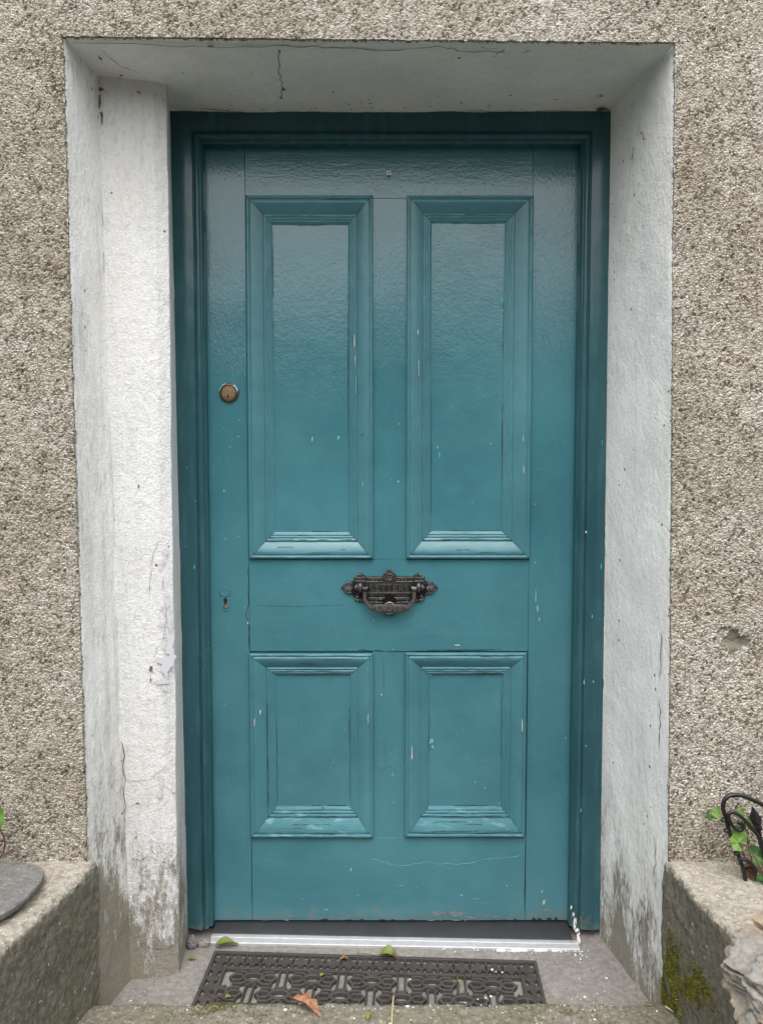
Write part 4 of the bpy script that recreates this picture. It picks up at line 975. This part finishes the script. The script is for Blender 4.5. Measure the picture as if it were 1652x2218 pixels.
pb = rock('pebble', (-.461, .262, SLZ + .013), (.0135, .0125, .0145), 151, M['pebble'], 4, .25, .1); tag(pb, 'small rough grey lump of mortar on the doorstep beside the whitewashed pier', 'pebble')
pb2 = rock('pebble', (-.435, .275, SLZ + .006), (.017, .012, .009), 155, M['slab'], 4, .25, .1); tag(pb2, 'flat dark grey mortar crumb tucked under the door jamb behind the rough lump', 'pebble')

# ------------------------------------------------------------------ black iron garden edging on the right
def smooth(pts, n=5):
    pts = [Vector(p) for p in pts]; out = []
    for i in range(len(pts)-1):
        p0 = pts[max(i-1, 0)]; p1 = pts[i]; p2 = pts[i+1]; p3 = pts[min(i+2, len(pts)-1)]
        for k in range(n):
            t = k/n; out.append(.5*((2*p1) + (p2-p0)*t + (2*p0-5*p1+4*p2-p3)*t*t + (3*p1-p0-3*p2+p3)*t**3))
    out.append(pts[-1]); return out
fe = tag(empty('garden_edging', (.72, -.07, .29)), 'black wrought iron border edging with scrolls and a spear tip', 'garden edging')
yg = -.07; q = lambda L, dy=0: [(x, yg + dy, z) for x, z in L]
ar = MB(); ar.tube(smooth(q([(.725, .285), (.718, .335), (.708, .365), (.698, .394), (.686, .42), (.679, .447), (.672, .470), (.6745, .487), (.684, .495), (.700, .497), (.719, .492), (.751, .477), (.79, .452), (.825, .415), (.845, .37), (.852, .285)])), .0042, 10)
ar.build('arch', M['blackiron'], fe)
sc = MB(); sc.tube(smooth(q([(.7005, .4405), (.7015, .445), (.7065, .443), (.709, .435), (.7035, .428), (.692, .434), (.684, .446), (.680, .458), (.685, .465), (.694, .463), (.706, .455), (.725, .435), (.740, .416), (.747, .392), (.754, .372), (.757, .33), (.757, .285)], -.006)), .0036, 10)
sc.build('scroll', M['blackiron'], fe)
sp = MB()
dia = [(.729, .471), (.7215, .455), (.731, .4375), (.747, .440), (.7475, .453)]
c = Vector((.736, yg, .452)); top = Vector((.729, yg, .472))
ringz = []
for z, r in ((.474, .0004), (.462, .0065), (.452, .0115), (.444, .0105), (.437, .0078), (.434, .0055)):
    cx = lerp(.741, .7295, (z - .434)/.04); ringz.append([(cx + r*math.cos(a), yg + .7*r*math.sin(a), z) for a in (0, math.pi/2, math.pi, 1.5*math.pi)])
vs = [p for r_ in ringz for p in r_]; fs = [(i*4+k, i*4+(k+1) % 4, (i+1)*4+(k+1) % 4, (i+1)*4+k) for i in range(5) for k in range(4)]
sp.add(vs, fs, 0); sp.tube([(.7415, yg, .4355), (.7405, yg, .4315)], .0085, 12); sp.tube([(.7425, yg, .431), (.7435, yg, .4275)], .0070, 12); sp.tube(smooth(q([(.741, .434), (.748, .405), (.754, .385), (.762, .34), (.765, .285)])), .0043, 10)
sp.build('spear', M['blackiron'], fe)
ls = MB(); ls.tube(smooth(q([(.703, .372), (.709, .371), (.720, .368), (.730, .357), (.7355, .346), (.733, .340), (.729, .344)], -.008)), .0040, 10)
for x, z in ((.6745, .447), (.681, .426), (.702, .380)): cn = MB(); cn.ball((x - .003, yg - .003, z), (.0055, .005, .0042), 0, 2); cn.build('collar', M['blackiron'], fe)
ls.build('lower_scroll', M['blackiron'], fe)

# ------------------------------------------------------------------ leaves and plants
def leaf_grid(mb, base, d, up, L, Wd, outline='lens', curl=.15, fold=.15, m=0, seed=0, n=14, k=9):
    base = Vector(base); d = Vector(d).normalized(); up = Vector(up); up = (up - d*up.dot(d)).normalized(); s_ = d.cross(up)
    rows = []; rnd = random.Random(seed)
    ph = rnd.uniform(0, 6)
    for i in range(n):
        t = i/(n-1)
        if outline == 'lens': w = math.sin(math.pi * min(1, t**.85))**.85
        elif outline == 'oak': w = (math.sin(math.pi*t**.8)**.7) * (.72 + .28*math.sin(t*19 + .6))
        else: w = math.sin(math.pi*t)**.6
        w = max(w, .02) * Wd/2; row = []
        for j in range(k):
            e = -1 + 2*j/(k-1)
            p = base + d*(L*t) + s_*(w*e) + up*(curl*L*math.sin(t*math.pi*1.1 + .2)*.5 + fold*abs(e)**1.5*w + .06*L*math.sin(ph + 7*t + 3*e)*t)
            row.append(p)
        rows.append(row)
    mb.grid(np.array([[tuple(p) for p in r_] for r_ in rows]), m)
def ground_leaf(name, pos, ang, L, Wd, mat, label, cat='leaf', outline='lens', curl=.25, fold=.4, stem=0, group=None, tilt=0.0):
    mb = MB(); d = Vector((math.cos(R(ang)), math.sin(R(ang)), tilt)); leaf_grid(mb, (0, 0, .0015), d, (0, 0, 1), L, Wd, outline, curl, fold, 0, int(L*1e5))
    if stem: mb.tube([tuple(-d*stem + Vector((0, 0, .0015))), tuple(-d*stem*.5 + Vector((0, .002, .004))), (0, 0, .0025)], .0009, 6, 1)
    o = mb.build(name, [mat, M['stem']], loc=pos); return tag(o, label, cat, group)
SZ = SLZ + .002
ground_leaf('fallen_leaf', (-.405, .258, SZ + .006), 12, .055, .026, M['greenbrown'], 'green leaf with a brown tip lying across one end of the white metal strip', stem=.028, curl=.2)
ground_leaf('fallen_leaf', (-.460, .214, SZ), 10, .020, .009, M['yellowgreen'], 'tiny pointed yellow green leaf on the doorstep beside the mortar lump', fold=.2)
ground_leaf('fallen_leaf', (-.100, .205, SZ), 8, .028, .02, M['brownleaf'], 'shrivelled brown leaf just behind the mat', outline='oak', curl=.5, fold=.9)
lf = ground_leaf('fallen_leaf', (-.008, .222, SZ + .002), -10, .055, .034, M['greenbrown'], 'half green half brown leaf with a long stalk behind the mat', stem=.055, curl=.35, fold=.6)
tg = dict(group='tiny yellow green leaves fallen on the mat')
for x, y, a_, lab in ((-.139, .138, 60, 'tiny round yellow green leaf on the rubber mat nearest the oak leaf'), (.176, .115, 100, 'tiny round yellow green leaf on the rubber mat among white paint flakes'), (-.342, .068, 20, 'tiny yellow green leaf on the end of the rubber mat nearest the whitewashed pier')):
    ground_leaf('fallen_leaf', (x, y, SLZ + .013), a_, .013, .011, M['yellowgreen'], lab, fold=.25, curl=.1, group=tg['group'], outline='round')
LPZ = .034
ground_leaf('oak_leaf', (-.184, -.012, LPZ + .003), -36, .078, .036, M['orangeleaf'], 'dry curled orange brown oak leaf on the edge of the front step', outline='oak', curl=.16, fold=.7, stem=.012, tilt=.0)
ground_leaf('fallen_leaf', (-.028, -.068, LPZ), 70, .022, .013, M['yellowgreen'], 'small crumpled yellow green leaf on the front step below the mat', curl=.4, fold=.8)
s_o = MB(); s_o.tube(smooth([(.020, -.085, LPZ + .001), (.0215, -.05, LPZ + .004), (.024, -.018, LPZ + .006), (.026, .0, LPZ + .002)]), .0013, 6)
tag(s_o.build('straw', M['straw']), 'long pale dry straw stalk on the front step beside the small crumpled leaf', 'straw')
s_o = MB(); s_o.tube([(.583, -.030, LPZ + .001), (.592, -.048, LPZ + .003)], .0018, 6)
tag(s_o.build('straw', M['straw']), 'short yellow straw on the front step near the mossy planter wall', 'straw')

def gleaf(mb, c, r, nrm, m=0, seed=1, spin=0.0):
    """round scalloped geranium blade"""
    rnd = random.Random(seed); N = Vector(nrm).normalized(); U = Vector((0, 0, 1)); U = (U - N*U.dot(N)).normalized() if abs(N.z) < .95 else Vector((1, 0, 0)); V = U.cross(N)
    na, nr = 60, 6; rows = []
    for i in range(nr+1):
        row = []
        for k in range(na+1):
            a = R(28) + (2*math.pi - R(56)) * k/na; lob = 1 - .13*abs(math.sin(a*2.6)) ; sc_ = 1 - .05*abs(math.sin(a*9))
            rr = r * (i/nr) * (lob * sc_ if i > nr*.5 else 1) ; aa = a + spin - math.pi/2
            h = .14*r*(i/nr)**2 + .07*r*math.cos(5*a)*(i/nr)
            row.append(tuple(Vector(c) + V*(rr*math.cos(aa)) + U*(rr*math.sin(aa)) + N*h))
        rows.append(row)
    mb.grid(np.array(rows), m)
pr2 = tag(empty('geranium', (.735, -.09, .295)), 'small green geranium with a reddish stem growing through the black iron edging', 'plant')
for i, (x, z, r, nx, ny, nz, mt_) in enumerate(((.706, .419, .016, -.1, -1, .5, 'fresh'), (.699, .406, .019, 0, -1, .45, 'fresh'), (.670, .451, .012, -.2, -1, .8, 'fresh'), (.665, .436, .012, .4, -.8, .2, 'dark'), (.720, .449, .012, .4, -1, .6, 'fresh'), (.735, .431, .016, .5, -1, .4, 'fresh'), (.741, .372, .022, .1, -1, .9, 'dark'), (.757, .324, .021, -.5, -1, .4, 'dark'), (.768, .40, .014, .2, -1, .7, 'fresh'))):
    mb = MB(); gleaf(mb, (x, -.055 - .012*(i % 3) + (.03 if i in (2, 3, 4, 5) else -.012), z), r, (nx, ny, nz), 0, i, i*.8); mb.build('leaf_blade', M[mt_], pr2)
mb = MB()
for pts in ([(.765, -.08, .30), (.742, -.085, .355), (.725, -.082, .385), (.707, -.075, .405)], [(.75, -.05, .30), (.72, -.045, .38), (.69, -.04, .43), (.672, -.035, .448)], [(.75, -.06, .30), (.735, -.05, .38), (.725, -.045, .44)], [(.77, -.07, .30), (.745, -.08, .37)], [(.76, -.07, .30), (.758, -.085, .322)]): mb.tube(smooth(pts, 4), .0013, 6)
mb.build('stem', M['stem'], pr2)
pl2 = tag(empty('geranium', (-.80, -.05, .335)), 'bright green geranium leaves beside the flat grey slate stone', 'plant')
for i, (x, z, r, n_) in enumerate(((-.771, .450, .033, (.1, -1, .25)), (-.785, .345, .030, (.2, -1, .8)), (-.80, .40, .03, (-.3, -1, .6)), (-.83, .46, .032, (-.2, -1, .3)))):
    mb = MB(); gleaf(mb, (x, -.07 - .01*i, z), r, n_, 0, 20+i, 1.2*i); mb.build('leaf_blade', M['fresh'], pl2)
mb = MB()
for pts in ([(-.785, -.05, .335), (-.757, -.05, .37), (-.752, -.058, .41), (-.77, -.068, .45)], [(-.80, -.05, .335), (-.79, -.06, .345)], [(-.80, -.05, .335), (-.80, -.07, .40), (-.83, -.09, .46)]): mb.tube(smooth(pts, 4), .0016, 6)
mb.build('stem', M['stem'], pl2)
# dead leaves in the bed
for i, (x, y, a_, lab) in enumerate(((.742, -.075, 30, 'curled dead brown leaf under the black iron edging nearest the planter rim'), (.765, -.05, 140, 'curled dead brown leaf on the soil behind the iron spear post'), (.745, -.03, 250, 'dead brown leaf against the house wall behind the black edging'))):
    ground_leaf('dead_leaf', (x, y, .315), a_, .05, .03, M['brownleaf'], lab, outline='oak', curl=.5, fold=.9, group='dead leaves in the planter with the iron edging')

# ------------------------------------------------------------------ moss, flakes, crumbs (uncountable)
ms = MB(); rnd = random.Random(5)
def tuft(c, n, s_):
    n = Vector(n).normalized(); t = n.orthogonal().normalized(); b = n.cross(t)
    for k in range(3):
        a = rnd.uniform(0, 6.28); d = t*math.cos(a) + b*math.sin(a); e = n.cross(d); tip = Vector(c) + n*s_*rnd.uniform(.6, 1.2) + d*s_*.5
        ms.add([Vector(c) - e*s_*.28, Vector(c) + e*s_*.28, tip], [(0, 1, 2)], 0)
def dens(P, s_, seed): return float(fbm(np.array([P]), s_, 3, seed)[0])
for i in range(42000):                                   # right planter inner face
    y = rnd.uniform(-.24, .0); z = rnd.uniform(.02, .20)
    cen = .115 - .0*y; w_ = 1.3*math.exp(-((y + .030)/.030)**2) * math.exp(-((z - .105)/.060)**2) + .8*math.exp(-((y + .11)/.05)**2) * math.exp(-((z - .135 + (y+.11)*.3)/.028)**2) + .35*math.exp(-((y + .02)/.02)**2)*math.exp(-((z - .06)/.04)**2)
    if rnd.random() < w_ * max(0, .6 + 1.1*dens((y, z, 0), 38, 3)): tuft((.584 + .13*-y + .0015, y, z), (-1, 0, .2), rnd.uniform(.002, .0045))
for i in range(9000):                                    # back edge of the front step
    x = rnd.uniform(-.46, .60); y = rnd.uniform(-.06, -.012)
    w_ = math.exp(-((x + .335)/.045)**2)*math.exp(-((y + .036)/.018)**2) + .65*math.exp(-((x + .21)/.05)**2)*math.exp(-((y + .05)/.010)**2) + .6*math.exp(-((x - .36)/.05)**2)*math.exp(-((y + .032)/.016)**2) + .5*math.exp(-((x - .52)/.04)**2)*math.exp(-((y + .02)/.008)**2)
    if rnd.random() < w_ * max(0, .6 + 1.2*dens((x, y, 1), 40, 4)): tuft((x, y, .0315), (0, 0, 1), rnd.uniform(.002, .004))
for i in range(1500):
    y = rnd.uniform(-.30, -.20); z = rnd.uniform(.0, .06)
    if rnd.random() < max(0, .2 + dens((y, z, 2), 40, 6)): tuft((-.588 + .2*y + .001, y, z), (1, 0, .2), rnd.uniform(.002, .004))
tag(ms.build('moss', M['moss']), 'green moss growing on the concrete', 'moss', kind='stuff')
fk = MB()
def flk(x, y, z, s_):
    a = rnd.uniform(0, 6); n = 5; t = rnd.uniform(-.2, .2)
    top = [(x + s_*rnd.uniform(.6, 1.1)*math.cos(a + k*6.283/n), y + s_*rnd.uniform(.6, 1.1)*math.sin(a + k*6.283/n), z + s_*t*math.cos(k)) for k in range(n)]
    fk.add(top + [(p[0], p[1], p[2] - s_*.35) for p in top], [tuple(range(n))] + [(k, n+k, n+(k+1) % n, (k+1) % n) for k in range(n)])
for i in range(70): flk(rnd.gauss(.33, .08), .249 + rnd.gauss(0, .004), SLZ + .003, rnd.uniform(.0006, .0028))
for x, w_ in ((.29, .03), (.33, .05), (.385, .035), (.42, .02)):
    a_ = [(x + w_*.5*math.cos(t)*rnd.uniform(.7, 1.1), .250 + .0045*math.sin(t)*rnd.uniform(.5, 1.2), SLZ + .0036) for t in np.linspace(0, 6.28, 18)[:-1]]; fk.add(a_ + [(p[0], p[1], p[2] - .003) for p in a_], [tuple(range(17))] + [(k, 17+k, 17+(k+1) % 17, (k+1) % 17) for k in range(17)])
for i in range(30): flk(rnd.gauss(.47, .012), .245 + rnd.gauss(0, .014), SLZ + .004, rnd.uniform(.0006, .003))
for i in range(45): flk(rnd.uniform(-.42, .5), rnd.uniform(.03, .24), SLZ + .003, rnd.uniform(.0007, .002))
for x, y, s_ in ((.255, .165, .0042), (.263, .158, .0022), (.277, .155, .0028), (.24, .075, .0032), (.228, .07, .0022), (.21, .065, .0018)): flk(x, y, SLZ + .012, s_)
for i in range(150): flk(rnd.uniform(-.42, .58) if rnd.random() < .4 else rnd.gauss(.2, .17), -.02 - abs(rnd.gauss(0, .010)) if rnd.random() < .7 else rnd.uniform(-.1, -.02), .0320, .0004 + .0018*rnd.random()**2.2)
for i in range(16): flk(rnd.gauss(-.53, .035), .10 + rnd.gauss(0, .025), SLZ + .005, rnd.uniform(.0006, .0018))
tag(fk.build('paint_flakes', M['flake']), 'white paint flakes scattered on the step', 'paint flakes', kind='stuff')

# ------------------------------------------------------------------ hedge across the path (seen only in the gloss of the door)
hd = MB(); rnd = random.Random(9)
hd.box(-9, 9, -7.3, -6.7, -.4, 2.6, .1, 1)
for i in range(12000):
    x = rnd.uniform(-9.5, 9.5); t = rnd.random()**.7; zt2 = 3.25 + .25*math.sin(x*1.3) + .22*math.sin(x*3.1 + 1)
    z = -.3 + t*(zt2 + .3) + rnd.gauss(0, .06); y = -6.55 + rnd.gauss(0, .12) if z < 2.6 else -6.9 + rnd.gauss(0, .28)
    a = Vector((rnd.gauss(0, 1), rnd.gauss(0, 1), rnd.gauss(0, 1))).normalized()*.09; b = Vector((rnd.gauss(0, 1), rnd.gauss(0, 1), rnd.gauss(0, 1))).normalized()*.05; c = Vector((x, y, z))
    hd.add([c - a, c + b, c + a, c - b], [(0, 1, 2, 3)], 0)
tag(hd.build('hedge', [M['hedge'], M['twig']]), 'tall dark green hedge across the path facing the door', 'hedge')
